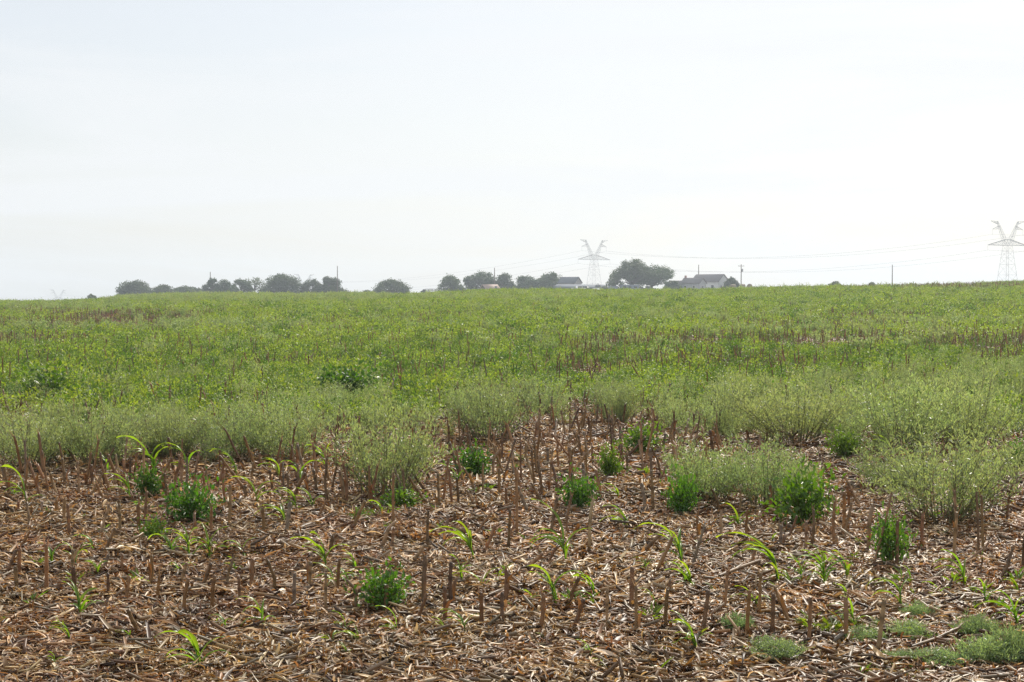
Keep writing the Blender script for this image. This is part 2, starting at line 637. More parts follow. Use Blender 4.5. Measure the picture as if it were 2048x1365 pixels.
def broad_weed(n_leaf, W, H, leaf, col, stems=9, top=1.0):
    """a domed bushy weed: arching stems carrying ovate leaves"""
    g, gs = Geo(), Geo()
    per = max(4, n_leaf // stems)
    for s in range(stems):
        a = 2 * math.pi * s / stems + random.uniform(-.4, .4)
        r = W * .5 * math.sqrt(random.uniform(.05, 1))
        h = H * (1 - .55 * (r / (W * .5)) ** 2) * random.uniform(.75, 1.05) * top
        t = np.linspace(0, 1, 6)
        pts = np.stack([np.cos(a) * r * t ** 1.3, np.sin(a) * r * t ** 1.3, h * (1.25 * t - .25 * t * t)], 1)
        add_tube(gs, pts, np.linspace(.006, .002, 6) * (H / .3), (.10, .13, .03), 4, False)
        u = rng.uniform(.22, 1, per) ** .75
        c = np.stack([np.interp(u, t, pts[:, i]) for i in range(3)], 1)
        spread = W * .11 * (.5 + u[:, None])
        c = c + rng.normal(0, 1, (per, 3)) * spread * np.array([1, 1, .6])
        c[:, 2] = np.maximum(c[:, 2], .012)
        out = norm(c - np.array([0, 0, H * .25]))
        A = norm(out * .8 + rng.normal(0, .6, (per, 3)) + np.array([0, 0, .05]))
        N = norm(out * .6 + np.array([0, 0, .8]) + rng.normal(0, .45, (per, 3)))
        L = leaf * rng.uniform(.6, 1.25, per)
        add_leaves(g, c, A, N, L, L * rng.uniform(.5, .72, per), jit(col, per, .18))
    return g, gs


def feather_weed(stems, per, W, H, col, leaf=.030, lw=.0072, spread=1.0):
    """a plume of thin upright branches with many tiny narrow leaves"""
    g, gs = Geo(), Geo()
    for s in range(stems):
        a = random.uniform(0, 2 * math.pi)
        r0 = W * .16 * math.sqrt(random.random())
        r = W * .5 * math.sqrt(random.uniform(.0, 1)) * spread
        h = H * (1 - .38 * (r / (W * .5)) ** 2) * random.uniform(.5, 1.15)
        t = np.linspace(0, 1, 6)
        wob = random.uniform(-.3, .3)
        rr = r0 + (r - r0) * t ** 1.2
        pts = np.stack([np.cos(a + wob * t) * rr, np.sin(a + wob * t) * rr, h * t], 1)
        add_tube(gs, pts, np.linspace(.0035, .001, 6) * (H / .5) ** .5, (.15, .13, .06), 3, False)
        u = rng.uniform(.12, 1.0, per) ** .8
        c = np.stack([np.interp(u, t, pts[:, i]) for i in range(3)], 1)
        side = norm(rng.normal(0, 1, (per, 3)) * np.array([1, 1, .45]) + np.array([0, 0, .35]))
        reach = (W * .15 * (1.08 - u) + .02)[:, None] * rng.uniform(0, 1, (per, 1))
        c = c + side * reach + np.array([0, 0, .4]) * reach
        A = norm(side * .7 + np.array([0, 0, .8]) + rng.normal(0, .4, (per, 3)))
        N = norm(rng.normal(0, 1, (per, 3)) + np.array([0, 0, .5]))
        L = leaf * rng.uniform(.6, 1.4, per)
        add_leaves(g, c, A, N, L, lw * rng.uniform(.7, 1.4, per) * (leaf / .026) ** .5, jit(col, per, .22), fold=.1)
    return g, gs


def merged(pair, name, mat):
    g, gs = pair
    for v, f, c, m in zip(list(gs.v), list(gs.f), list(gs.c), list(gs.m)):
        pass
    n0 = g.n
    g.v += gs.v
    g.c += gs.c
    g.f += [f + n0 for f in gs.f]
    g.m += [m * 0 + 1 for m in gs.m]
    g.n += gs.n
    return g.mesh(name, [mat, M_STEM])


C_YG = (.270, .335, .054)
C_MG = (.095, .165, .030)
C_DG = (.060, .125, .020)
C_FE = (.245, .310, .172)

CARPET = [merged(broad_weed(150, .48, .30, .043, C_YG, 9), 'carpet_weed', M_CARPET) for k in range(6)]
CARPET_D = [merged(broad_weed(160, .46, .33, .044, C_MG, 9), 'carpet_dark_weed', M_CARPET) for k in range(3)]
CARPET_FAR = [merged(broad_weed(110, .85, .36, .085, C_YG, 9), 'carpet_far_weed', M_CARPET) for k in range(5)] + [merged(broad_weed(120, .85, .40, .085, C_MG, 9), 'carpet_far_dark_weed', M_CARPET) for k in range(2)]
FEATH = [merged(feather_weed(21, 50, .55, .50, C_FE), 'feather_small', M_FEATHER) for k in range(5)]
FEATH_FAR = [merged(feather_weed(14, 26, .9, .55, C_FE, .07, .02), 'feather_far', M_FEATHER) for k in range(4)]

BROWN = [(1880, 576, 300, 5, .9), (1330, 700, 120, 12, .6), (1720, 690, 120, 14, .6), (250, 640, 170, 11, .85), (90, 630, 110, 10, .6), (120, 656, 240, 9, .75), (60, 690, 130, 6, .7),
         (1480, 692, 330, 14, .62), (1400, 738, 170, 18, .5), (1930, 690, 190, 16, .6), (1640, 660, 200, 9, .65), (1780, 640, 150, 6, .55),
         (2010, 718, 80, 24, .55), (1190, 705, 60, 18, .5), (1165, 752, 60, 10, .9), (580, 742, 90, 10, .35), (800, 640, 160, 4, .4),
         (1560, 748, 90, 10, .5), (700, 655, 200, 4, .3), (20, 835, 60, 16, .8), (880, 865, 70, 16, .9), (1180, 860, 170, 40, .9), (1400, 885, 90, 30, .85)]
PALE = [(360, 664, 330, 10, .6), (450, 602, 260, 9, .75), (150, 620, 200, 6, .35), (700, 600, 90, 8, .8), (1620, 675, 260, 6, .4), (1900, 655, 200, 8, .4), (1350, 645, 200, 6, .3), (1000, 600, 300, 5, .3)]
FRONT_U = np.array([-400, 0, 300, 650, 760, 860, 900, 1000, 1080, 1200, 1330, 1430, 1520, 1700, 2048, 2500], float)
FRONT_V = np.array([852, 852, 856, 858, 862, 850, 812, 792, 800, 815, 822, 835, 850, 870, 880, 880], float)


def build_carpet():
    for nm, d0, d1, dens, var, smin, smax, lab in (
            ('weed_carpet', 17, 62, 14, CARPET + CARPET_D, .6, 1.25, 'yellow-green leafy weeds covering the middle of the field'),
            ('weed_cover', 62, 240, 4.2, CARPET_FAR, .6, 1.2, 'yellow-green weed cover on the far slope up to the ridge')):
        x, y = sector_points(d0, d1, dens)
        z = ground(x, y)
        u, v = project(x, y, z)
        spots = .92 + .42 * np.sin(x * 1.1 + 2.2 * np.sin(y * .17)) * np.sin(y * .21 + 1.7 * np.sin(x * .33 + 1))
        keep = np.clip(1.02 - 1.25 * spots * ellipses(u, v, BROWN), 0, 1) ** 1.5 * (1 - .7 * ellipses(u, v, PALE))
        keep *= smooth((np.interp(u, FRONT_U, FRONT_V) - v) / 26 + .5)
        keep *= np.where((u > 1420) & (v > 770), .45, 1)
        ok = rng.random(len(x)) < keep
        x, y, z = x[ok], y[ok], z[ok]
        n = len(x)
        s = rng.uniform(smin, smax, n)
        broad_tone = .5 + .5 * np.sin(x * .12 + 1.9 * np.sin(y * .05 + .7)) * np.sin(y * .085 + 1.3 * np.sin(x * .07))
        clump = .5 + .5 * np.sin(x * .9 + 2 * np.sin(y * .31)) * np.sin(y * .55 + 1.5 * np.sin(x * .4))
        if d0 == 17:
            dark = rng.random(n) < .06 + .24 * clump ** 2 + .16 * broad_tone ** 2
            idx = np.where(dark, 6 + rng.integers(0, 3, n), rng.integers(0, 6, n))
        else:
            dark = rng.random(n) < .03 + .22 * clump ** 3 + .16 * broad_tone ** 2
            idx = np.where(dark, 5 + rng.integers(0, 2, n), rng.integers(0, 5, n))
        s *= .8 + .35 * clump
        s = np.where(rng.random(n) < .03, s * 1.5, s)
        scatter(nm, np.stack([x, y, z - .01], 1), rng.uniform(0, 6.28, n), rng.normal(0, .08, (n, 2)), np.stack([s, s, s * rng.uniform(.8, 1.25, n)], 1), idx, var, lab, 'weeds')
        print(nm, n)


build_carpet()

FEATHER_ZONES = [(340, 900, 460, 34, .95), (700, 862, 200, 45, .8), (1000, 838, 130, 26, .7), (1350, 820, 170, 24, .45), (1750, 842, 460, 72, .72),
                 (1950, 780, 200, 40, .7), (1490, 985, 140, 25, .75), (1890, 985, 150, 22, .6), (150, 800, 200, 30, .3), (500, 790, 240, 26, .25)]


def build_feathers():
    x, y = sector_points(11, 45, 7.0)
    z = ground(x, y)
    u, v = project(x, y, z)
    gap = .5 + .5 * np.sin(x * 2.1 + 1.7 * np.sin(y * 1.1)) * np.sin(y * 1.9 + 1.2 * np.sin(x * .8))
    ok = rng.random(len(x)) < ellipses(u, v, FEATHER_ZONES) * (.25 + .75 * gap)
    x, y, z = x[ok], y[ok], z[ok]
    n = len(x)
    s = rng.uniform(.45, 1.25, n)
    scatter('feathery_weed_cover', np.stack([x, y, z - .01], 1), rng.uniform(0, 6.28, n), rng.normal(0, .08, (n, 2)), np.stack([s, s, s * rng.uniform(.85, 1.2, n)], 1), rng.integers(0, 5, n), FEATH,
            'grey-green feathery weeds in broken bands across the field', 'weeds')
    print('feather', n)
    x, y = sector_points(45, 245, 1.6)
    z = ground(x, y)
    u, v = project(x, y, z)
    ok = rng.random(len(x)) < ellipses(u, v, PALE) + .05
    x, y, z = x[ok], y[ok], z[ok]
    n = len(x)
    s = rng.uniform(.6, 1.2, n)
    scatter('pale_weed_cover', np.stack([x, y, z - .01], 1), rng.uniform(0, 6.28, n), rng.normal(0, .08, (n, 2)), np.stack([s, s, s * rng.uniform(.8, 1.4, n)], 1), rng.integers(0, 4, n), FEATH_FAR,
            'pale feathery weed streaks on the far slope and along the ridge', 'weeds')
    print('pale', n)


build_feathers()

# ------------------------------------------------------------------ corn stalks
STALK_H = .32


def stalk_mesh(k):
    """a cut corn stalk: jointed, sometimes kinked or split, frayed at the cut"""
    g = Geo()
    n = 13
    t = np.linspace(0, 1, n)
    bow = random.uniform(-.01, .01)
    kink = random.uniform(.25, .7) * random.choice((-1, 1)) if k % 6 == 3 else 0
    kz = random.uniform(.35, .7)
    off = np.where(t > kz, (t - kz) * kink, 0) * STALK_H
    pts = np.stack([bow * np.sin(t * 3) + off, bow * .5 * np.sin(t * 2.4), (t - np.where(t > kz, (t - kz) * abs(kink) * .35, 0)) * STALK_H], 1)
    r = .0122 * (1.12 - .22 * t) * random.uniform(.8, 1.15)
    nodes = [random.uniform(.04, .1), random.uniform(.15, .22), random.uniform(.26, .31)]
    base = np.array(random.choice([(.27, .155, .072), (.21, .125, .062), (.32, .21, .115), (.17, .10, .052), (.28, .145, .06), (.26, .195, .135)]))
    c = np.array([base * (.55 if i < 2 else random.uniform(.8, 1.2)) for i in range(n)])
    for q in nodes:
        e = np.exp(-((t * STALK_H - q) / .012) ** 2)
        r = r * (1 + .28 * e)
        c = c * (1 - .45 * e[:, None])
    c[-1] = base * .5
    add_tube(g, pts, r, c, 7)
    top = pts[-1]
    for i in range(random.choice((0, 2, 4, 6))):      # frayed fibres at the cut
        a = random.uniform(0, 6.28)
        p0 = top + np.array((math.cos(a), math.sin(a), 0)) * r[-1] * .8
        d = np.array((math.cos(a) * .5, math.sin(a) * .5, 1)) * random.uniform(.012, .06)
        add_tube(g, [p0 - (0, 0, .01), p0 + d], [.004, .001], base * 1.25, 3, False)
    for i in range(random.choice((0, 1, 1, 2))):      # old leaf sheath clasping the stalk
        a = random.uniform(0, 6.28)
        j = random.randint(2, 7)
        p = pts[j]
        add_strip(g, (p[0] + math.cos(a) * .016, p[1] + math.sin(a) * .016, p[2] - .02), a, random.uniform(.9, 1.5), random.uniform(.06, .14), random.uniform(.012, .022), random.uniform(-1.2, -.2), random.gauss(0, .5), base * random.uniform(.9, 1.5), 4)
    return g.mesh('corn_stalk', M_STALK)


def husk_mesh(k):
    g = Geo()
    col = LIT_COLS[random.choice((0, 1, 3, 7))] * .85
    add_strip(g, (.05, 0, random.uniform(.02, .10)), 0, random.uniform(.5, 1.3), random.uniform(.1, .2), random.uniform(.018, .034), random.uniform(-2.2, -1.2), random.uniform(-.6, .6), col, 6)
    return g.mesh('husk', M_LITTER)


STALKS = [stalk_mesh(k) for k in range(20)]
HUSKS = [husk_mesh(k) for k in range(7)]

ZL, ZM, ZR = (0, 850), (680, 850), (1348, 850)     # origins of the three enlargements the lists below were measured in
ZS = 700 / 1855
S_L = [(155, 260, 145, 140), (215, 375, 150, 225), (275, 360, 200, 235), (345, 330, 340, 200), (420, 385, 415, 225), (490, 330, 485, 230), (590, 390, 545, 240), (610, 350, 600, 220),
       (690, 330, 690, 200), (665, 290, 650, 200), (895, 290, 895, 200), (985, 350, 988, 215), (1110, 370, 1085, 220), (1095, 360, 1075, 265), (1205, 250, 1205, 170), (1300, 300, 1290, 215),
       (1345, 320, 1320, 220), (1380, 225, 1375, 165), (1510, 370, 1495, 235), (1530, 450, 1522, 290), (1640, 390, 1620, 260), (1680, 370, 1660, 260), (1590, 360, 1585, 230), (1840, 440, 1845, 230),
       (1835, 380, 1800, 265), (880, 400, 875, 280), (890, 520, 880, 350), (1160, 370, 1155, 290), (1200, 450, 1185, 295), (1215, 560, 1215, 360), (1305, 430, 1300, 340), (10, 500, 30, 430),
       (105, 500, 105, 420), (155, 570, 150, 430), (220, 500, 222, 425), (308, 500, 305, 410), (345, 520, 345, 415), (370, 580, 360, 450), (460, 410, 545, 280), (575, 430, 520, 330),
       (530, 580, 570, 450), (640, 590, 638, 445), (735, 600, 735, 450), (770, 520, 770, 385), (900, 530, 915, 470), (1020, 570, 1050, 485), (1125, 590, 1130, 460), (1395, 590, 1395, 465),
       (1515, 620, 1535, 450), (1670, 510, 1730, 420), (100, 665, 165, 580), (545, 690, 605, 570), (10, 830, 80, 690), (100, 830, 105, 680), (245, 920, 250, 680), (380, 830, 390, 690),
       (395, 930, 400, 780), (90, 940, 90, 780), (525, 810, 570, 710), (645, 830, 648, 710), (800, 860, 810, 715), (945, 860, 990, 750), (1070, 870, 1120, 755), (1200, 880, 1203, 725),
       (1335, 870, 1337, 740), (1460, 910, 1465, 735), (1640, 890, 1650, 750), (1795, 910, 1803, 740), (575, 940, 575, 810), (665, 970, 685, 830), (825, 970, 850, 820), (975, 990, 1000, 845),
       (1125, 990, 1140, 830), (1265, 1000, 1268, 830), (1563, 1000, 1563, 820), (1725, 1030, 1730, 825), (765, 1130, 690, 1000), (1740, 720, 1765, 610), (35, 1362, 40, 1320), (20, 330, 5, 240)]
S_M = [(25, 440, 0, 280), (40, 400, 35, 240), (160, 420, 155, 250), (175, 430, 175, 240), (240, 380, 215, 250), (285, 560, 280, 310), (380, 470, 310, 280), (480, 430, 370, 300),
       (525, 450, 520, 290), (595, 430, 578, 270), (630, 440, 620, 305), (740, 470, 680, 370), (735, 400, 732, 330), (720, 370, 680, 240), (760, 370, 760, 230), (815, 310, 815, 150),
       (885, 300, 815, 140), (850, 390, 845, 260), (885, 470, 880, 360), (925, 290, 915, 140), (935, 600, 930, 290), (950, 380, 935, 260), (1000, 470, 945, 350), (1035, 360, 1015, 170),
       (1075, 400, 1065, 220), (1085, 260, 1040, 180), (1105, 230, 1100, 140), (1165, 390, 1125, 240), (1160, 240, 1150, 150), (1220, 300, 1215, 150), (1240, 450, 1230, 290), (1305, 430, 1290, 270),
       (1310, 320, 1300, 140), (1290, 200, 1265, 80), (1340, 220, 1335, 130), (1380, 400, 1360, 270), (1500, 260, 1497, 150), (1520, 280, 1518, 180), (1620, 470, 1600, 340), (1660, 460, 1650, 280),
       (1650, 280, 1640, 150), (1755, 400, 1750, 330), (1110, 480, 1020, 340), (545, 200, 530, 90), (605, 160, 605, 80), (480, 140, 478, 70), (1070, 110, 1075, 50), (1110, 90, 1115, 10),
       (1205, 120, 1215, 60), (1035, 60, 1037, 10), (60, 560, 130, 430), (220, 650, 275, 520), (370, 745, 450, 650), (465, 660, 470, 490), (610, 560, 610, 480), (560, 590, 575, 500),
       (700, 600, 800, 490), (760, 690, 820, 560), (890, 690, 900, 490), (960, 790, 1070, 700), (1110, 620, 1150, 430), (1205, 630, 1280, 530), (1200, 640, 1200, 410), (1320, 700, 1328, 430),
       (1100, 740, 1150, 660), (1570, 710, 1700, 600), (1650, 820, 1750, 630), (1490, 590, 1500, 545), (78, 1010, 85, 840), (180, 840, 187, 735), (297, 810, 298, 730), (240, 1020, 245, 875),
       (445, 990, 450, 745), (405, 1060, 460, 920), (555, 1050, 557, 890), (590, 970, 590, 770), (750, 1080, 750, 920), (860, 1090, 862, 930), (875, 950, 880, 800), (1060, 1100, 1075, 930),
       (1220, 990, 1228, 820), (1235, 1090, 1290, 950), (1415, 1110, 1415, 910), (1540, 1000, 1548, 800), (1570, 1110, 1570, 900), (1730, 1100, 1735, 910), (1740, 1330, 1745, 1220), (275, 640, 285, 560)]
S_R = [(50, 80, 60, 20), (215, 110, 212, 30), (395, 110, 392, 50), (300, 90, 340, 20), (910, 70, 910, 10), (240, 480, 225, 360), (350, 490, 347, 365), (410, 400, 408, 340), (510, 490, 510, 350),
       (830, 290, 785, 210), (930, 440, 915, 340), (990, 440, 900, 280), (1100, 240, 1070, 170), (1030, 690, 1022, 460), (895, 600, 895, 395), (890, 610, 940, 450), (850, 655, 850, 445),
       (585, 620, 645, 505), (700, 690, 700, 540), (725, 670, 760, 480), (255, 640, 255, 490), (385, 610, 390, 470), (130, 610, 127, 480), (100, 740, 160, 570), (570, 690, 570, 560),
       (1050, 760, 1160, 430), (1180, 770, 1183, 555), (1320, 680, 1325, 510), (1480, 730, 1480, 500), (1500, 620, 1480, 390), (1610, 720, 1618, 420), (1640, 720, 1625, 430), (1365, 550, 1240, 460),
       (1765, 520, 1760, 340), (1820, 380, 1815, 250), (1845, 800, 1848, 640), (1710, 840, 1830, 700), (400, 760, 440, 650), (1650, 150, 1648, 80), (1750, 160, 1748, 80), (145, 1150, 180, 925),
       (265, 1030, 285, 820), (385, 1160, 397, 920), (450, 1045, 455, 825), (518, 1130, 523, 935), (625, 1060, 540, 890), (710, 1200, 714, 955), (908, 1180, 913, 965), (1078, 1205, 1108, 970)]


def to_px(lst, org):
    return [(org[0] + a * ZS, org[1] + b * ZS, org[0] + c * ZS, org[1] + d * ZS) for a, b, c, d in lst]


STALK_PX = to_px(S_L, ZL) + to_px(S_M, ZM) + to_px(S_R, ZR)

ORD = ('zeroth first second third fourth fifth sixth seventh eighth ninth tenth eleventh twelfth thirteenth fourteenth fifteenth sixteenth seventeenth eighteenth nineteenth twentieth').split()


def ordinal(n):
    if n <= 20:
        return ORD[n]
    tens = {2: 'twenty', 3: 'thirty', 4: 'forty', 5: 'fifty'}
    if n % 10 == 0:
        return {30: 'thirtieth', 40: 'fortieth', 50: 'fiftieth'}[n]
    return tens[n // 10] + '-' + ORD[n % 10]


def aligned(base, top, spin, r, h):
    ax = top - base
    q = ax.to_track_quat('Z', 'Y').to_matrix().to_4x4()
    return Matrix.Translation(base) @ q @ Matrix.Rotation(spin, 4, 'Z') @ Matrix.Diagonal((r, r, ax.length / h, 1))


def build_stalks():
    recs = []
    for bx, by, tx, ty in STALK_PX:
        b = spot(bx, by)
        k = b.y / F
        dx, dz = (tx - bx) * k * 1.06, (by - ty) * k * 1.2
        recs.append((bx, by, b, b + Vector((dx, random.gauss(0, .12) * dz, dz))))
    # more stubble of the same rows further back, where the photograph shows it standing between the weeds
    px0 = np.array([(r[0], r[1]) for r in recs])
    far = []
    y = 12.4
    while y < 240:
        step = .2 if y < 60 else (.36 if y < 110 else .8)
        half = 1024 / F * 1.06 * y
        x = np.arange(-half, half, step)
        x = x + rng.normal(0, step * .22, len(x))
        yy = y + rng.normal(0, .05, len(x))
        u, v = project(x, yy, ground(x, yy))
        front = np.interp(u, FRONT_U, FRONT_V)
        p = np.where(v > front, .82, .16) * (1 - .55 * ellipses(u, v, FEATHER_ZONES))
        p = p + .85 * ellipses(u, v, BROWN)
        p = np.where(v > 1010, 0, p)
        p = np.where((v > 905) & (u > 1450), p * .3, p)
        p = np.where((v > 940) & (u > 700), p * .5, p)
        p = np.where((v > 860) & (u > 1450), p * .4, p)
        ok = rng.random(len(x)) < p * .9
        for i in np.nonzero(ok)[0]:
            far.append((u[i], v[i], x[i], yy[i]))
        y += .76 if y < 110 else 1.52
    far.sort(key=lambda r: r[3])
    used = 0
    P, R, T, S = [], [], [], []
    for u, v, x, yy in far:
        b = Vector((x, yy, float(ground(x, yy))))
        h = random.uniform(.26, .48)
        lean = (random.gauss(-.05, .14), random.gauss(0, .14))
        if yy > 32:
            h *= 1.3
        if random.random() < .22:
            lean = (random.choice((-1, 1)) * random.uniform(.4, .8), random.gauss(0, .2))
        near = np.min(np.hypot((px0[:, 0] - u), (px0[:, 1] - v) * 2)) if v > 850 else 99
        if len(recs) < 300 and 0 < u < 2048:
            if near > 15:
                recs.append((u, v, b, b + Vector((lean[0] * h, lean[1] * h, h))))
        else:
            P.append(b)
            R.append(random.uniform(0, 6.28))
            T.append((lean[1], lean[0]))
            w = random.uniform(.8, 1.2) * (1 if yy < 60 else (1.3 if yy < 110 else 2.2))
            S.append((w, w, h / STALK_H * random.uniform(.8, 1.1)))
    n = len(P)
    scatter('corn_stubble', np.array([(p.x, p.y, p.z - .01) for p in P]), np.array(R), np.array(T), np.array(S), rng.integers(0, 20, n), STALKS,
            'brown corn stubble standing in far rows among the weeds', 'corn stubble')
    print('stubble', n, 'stalks', len(recs))
    # rows, numbered from the camera, then counted from the left
    rows = {}
    for r in recs:
        rows.setdefault(int((r[2].y - 8.9) // .95), []).append(r)
    out = []
    for k, key in enumerate(sorted(rows)):
        for j, r in enumerate(sorted(rows[key], key=lambda r: r[0])):
            b, t = r[2], r[3]
            ax = t - b
            lean = math.degrees(math.atan2(ax.x, ax.z))
            h = ax.length
            look = 'tall' if h > .36 else ('short' if h < .21 else 'brown')
            pose = 'upright' if abs(lean) < 9 else (('left' if lean < 0 else 'right') + '-leaning')
            row = 'nearest' if k == 0 else ordinal(k + 1) + ' nearest'
            lab = f'{look} {pose} cut corn stalk, {ordinal(j + 1)} from the left in the {row} stubble strip'
            o = link('corn_stalk', random.choice(STALKS))
            o.matrix_world = aligned(b - Vector((0, 0, .012)), t, random.uniform(0, 6.28), random.uniform(.85, 1.2), STALK_H)
            tag(o, lab, 'corn stalk', 'cut corn stalks standing in the near stubble')
            if random.random() < .5 and b.y < 22:
                hk = link('husk', random.choice(HUSKS), o)
                hk.rotation_euler = (0, 0, random.uniform(0, 6.28))
                hk.scale = (1, 1, STALK_H / max(.12, h))
            out.append(o)
    return out


build_stalks()

FALLEN = [(ZM, 75, 785, 165, 830), (ZM, 1340, 800, 1475, 745), (ZM, 280, 1140, 380, 1222), (ZM, 1300, 1150, 1500, 1300), (ZM, 1650, 1230, 1800, 1310), (ZM, 790, 970, 870, 930), (ZM, 690, 610, 600, 690),
          (ZR, 240, 830, 490, 745), (ZR, 620, 850, 800, 790), (ZR, 1510, 770, 1630, 735), (ZR, 1260, 1210, 1510, 1165), (ZR, 930, 705, 1030, 712), (ZR, 820, 190, 990, 300), (ZR, 1680, 460, 1830, 610), (ZR, 600, 815, 490, 900),
          (ZL, 1590, 570, 1780, 520), (ZL, 1400, 710, 1520, 630), (ZL, 390, 505, 450, 460), (ZL, 85, 250, 150, 300), (ZL, 270, 900, 420, 860), (ZL, 580, 920, 650, 830), (ZL, 1210, 490, 1330, 470), (ZL, 700, 1010, 780, 1130),
          (ZL, 10, 760, 90, 700), (ZM, 60, 580, 0, 610), (ZM, 1300, 800, 1230, 800), (ZM, 300, 1270, 450, 1240), (ZL, 560, 1240, 650, 1290)]


def build_fallen():
    items = []
    for org, a, b, c, d in FALLEN:
        p0, p1 = (org[0] + a * ZS, org[1] + b * ZS), (org[0] + c * ZS, org[1] + d * ZS)
        g0, g1 = spot(*p0), spot(*p1)
        if (g1 - g0).length > .75:
            g1 = g0 + (g1 - g0).normalized() * .75
        items.append((g0.y + g1.y, (p0[0] + p1[0]) / 2, g0, g1))
    items.sort(key=lambda r: r[0])
    thirds = [('bottom strip of the field', items[:10]), ('middle of the litter', items[10:20]), ('rear of the litter', items[20:])]
    for nm, lst in thirds:
        for j, (_, _, g0, g1) in enumerate(sorted(lst, key=lambda r: r[1])):
            o = link('fallen_corn_stalk', random.choice(STALKS))
            o.matrix_world = aligned(g0 + Vector((0, 0, .035)), g1 + Vector((0, 0, random.uniform(.05, .10))), random.uniform(0, 6.28), random.uniform(.7, 1.05), STALK_H)
            tag(o, f'fallen corn stalk lying {ordinal(j + 1)} from the left in the {nm}', 'corn stalk', 'fallen corn stalks lying on the litter')


build_fallen()

# ------------------------------------------------------------------ maize seedlings
def blade_mesh(k):
    """an arching maize blade that leaves the stem along +X, 1 m long before scaling"""
    g = Geo()
    n = 10
    s = np.linspace(0, 1, n + 1)
    th0, th1 = random.uniform(1.15, 1.45), random.uniform(-1.3, -.2)
    th = th0 + (th1 - th0) * s ** random.uniform(1.0, 1.5)
    x = np.concatenate([[0], np.cumsum(np.cos(th[:-1]))]) / n
    z = np.concatenate([[0], np.cumsum(np.sin(th[:-1]))]) / n
    w = .13 * np.minimum(1, .35 + s * 3) * np.clip(1 - s ** 2.2, .015, 1)
    tw = random.gauss(0, .5) * s
    sag = w * .22
    mid = np.stack([x, np.zeros_like(x), z - sag], 1)
    off = np.stack([-np.sin(th) * np.sin(tw) * w / 2, np.cos(tw) * w / 2, np.cos(th) * np.sin(tw) * w / 2], 1)
    lift = np.stack([-np.sin(th) * sag, 0 * s, np.cos(th) * sag], 1)
    wav = np.stack([0 * s, 0 * s, .012 * np.sin(s * 17 + k)], 1)
    V = np.concatenate([mid - off + lift + wav, mid, mid + off + lift - wav])
    m = n + 1
    i = np.arange(n)
    q = np.concatenate([np.stack([i, i + 1, m + i + 1, m + i], 1), np.stack([m + i, m + i + 1, 2 * m + i + 1, 2 * m + i], 1)])
    base, tip = np.array((.07, .15, .025)), np.array((.16, .24, .03))
    c = base + (tip - base) * s[:, None]
    c = np.concatenate([c, c * 1.35, c])
    g.add(V, q, c)
    return g.mesh('leaf', M_MAIZE, True)


BLADES = [blade_mesh(k) for k in range(14)]


def sprout_stem(k):
    g = Geo()
    t = np.linspace(0, 1, 6)
    add_tube(g, np.stack([.05 * t ** 2, 0 * t, t], 1), .035 - .022 * t, (.10, .17, .04), 6)
    return g.mesh('stem', M_MAIZE, True)


SSTEM = [sprout_stem(k) for k in range(3)]

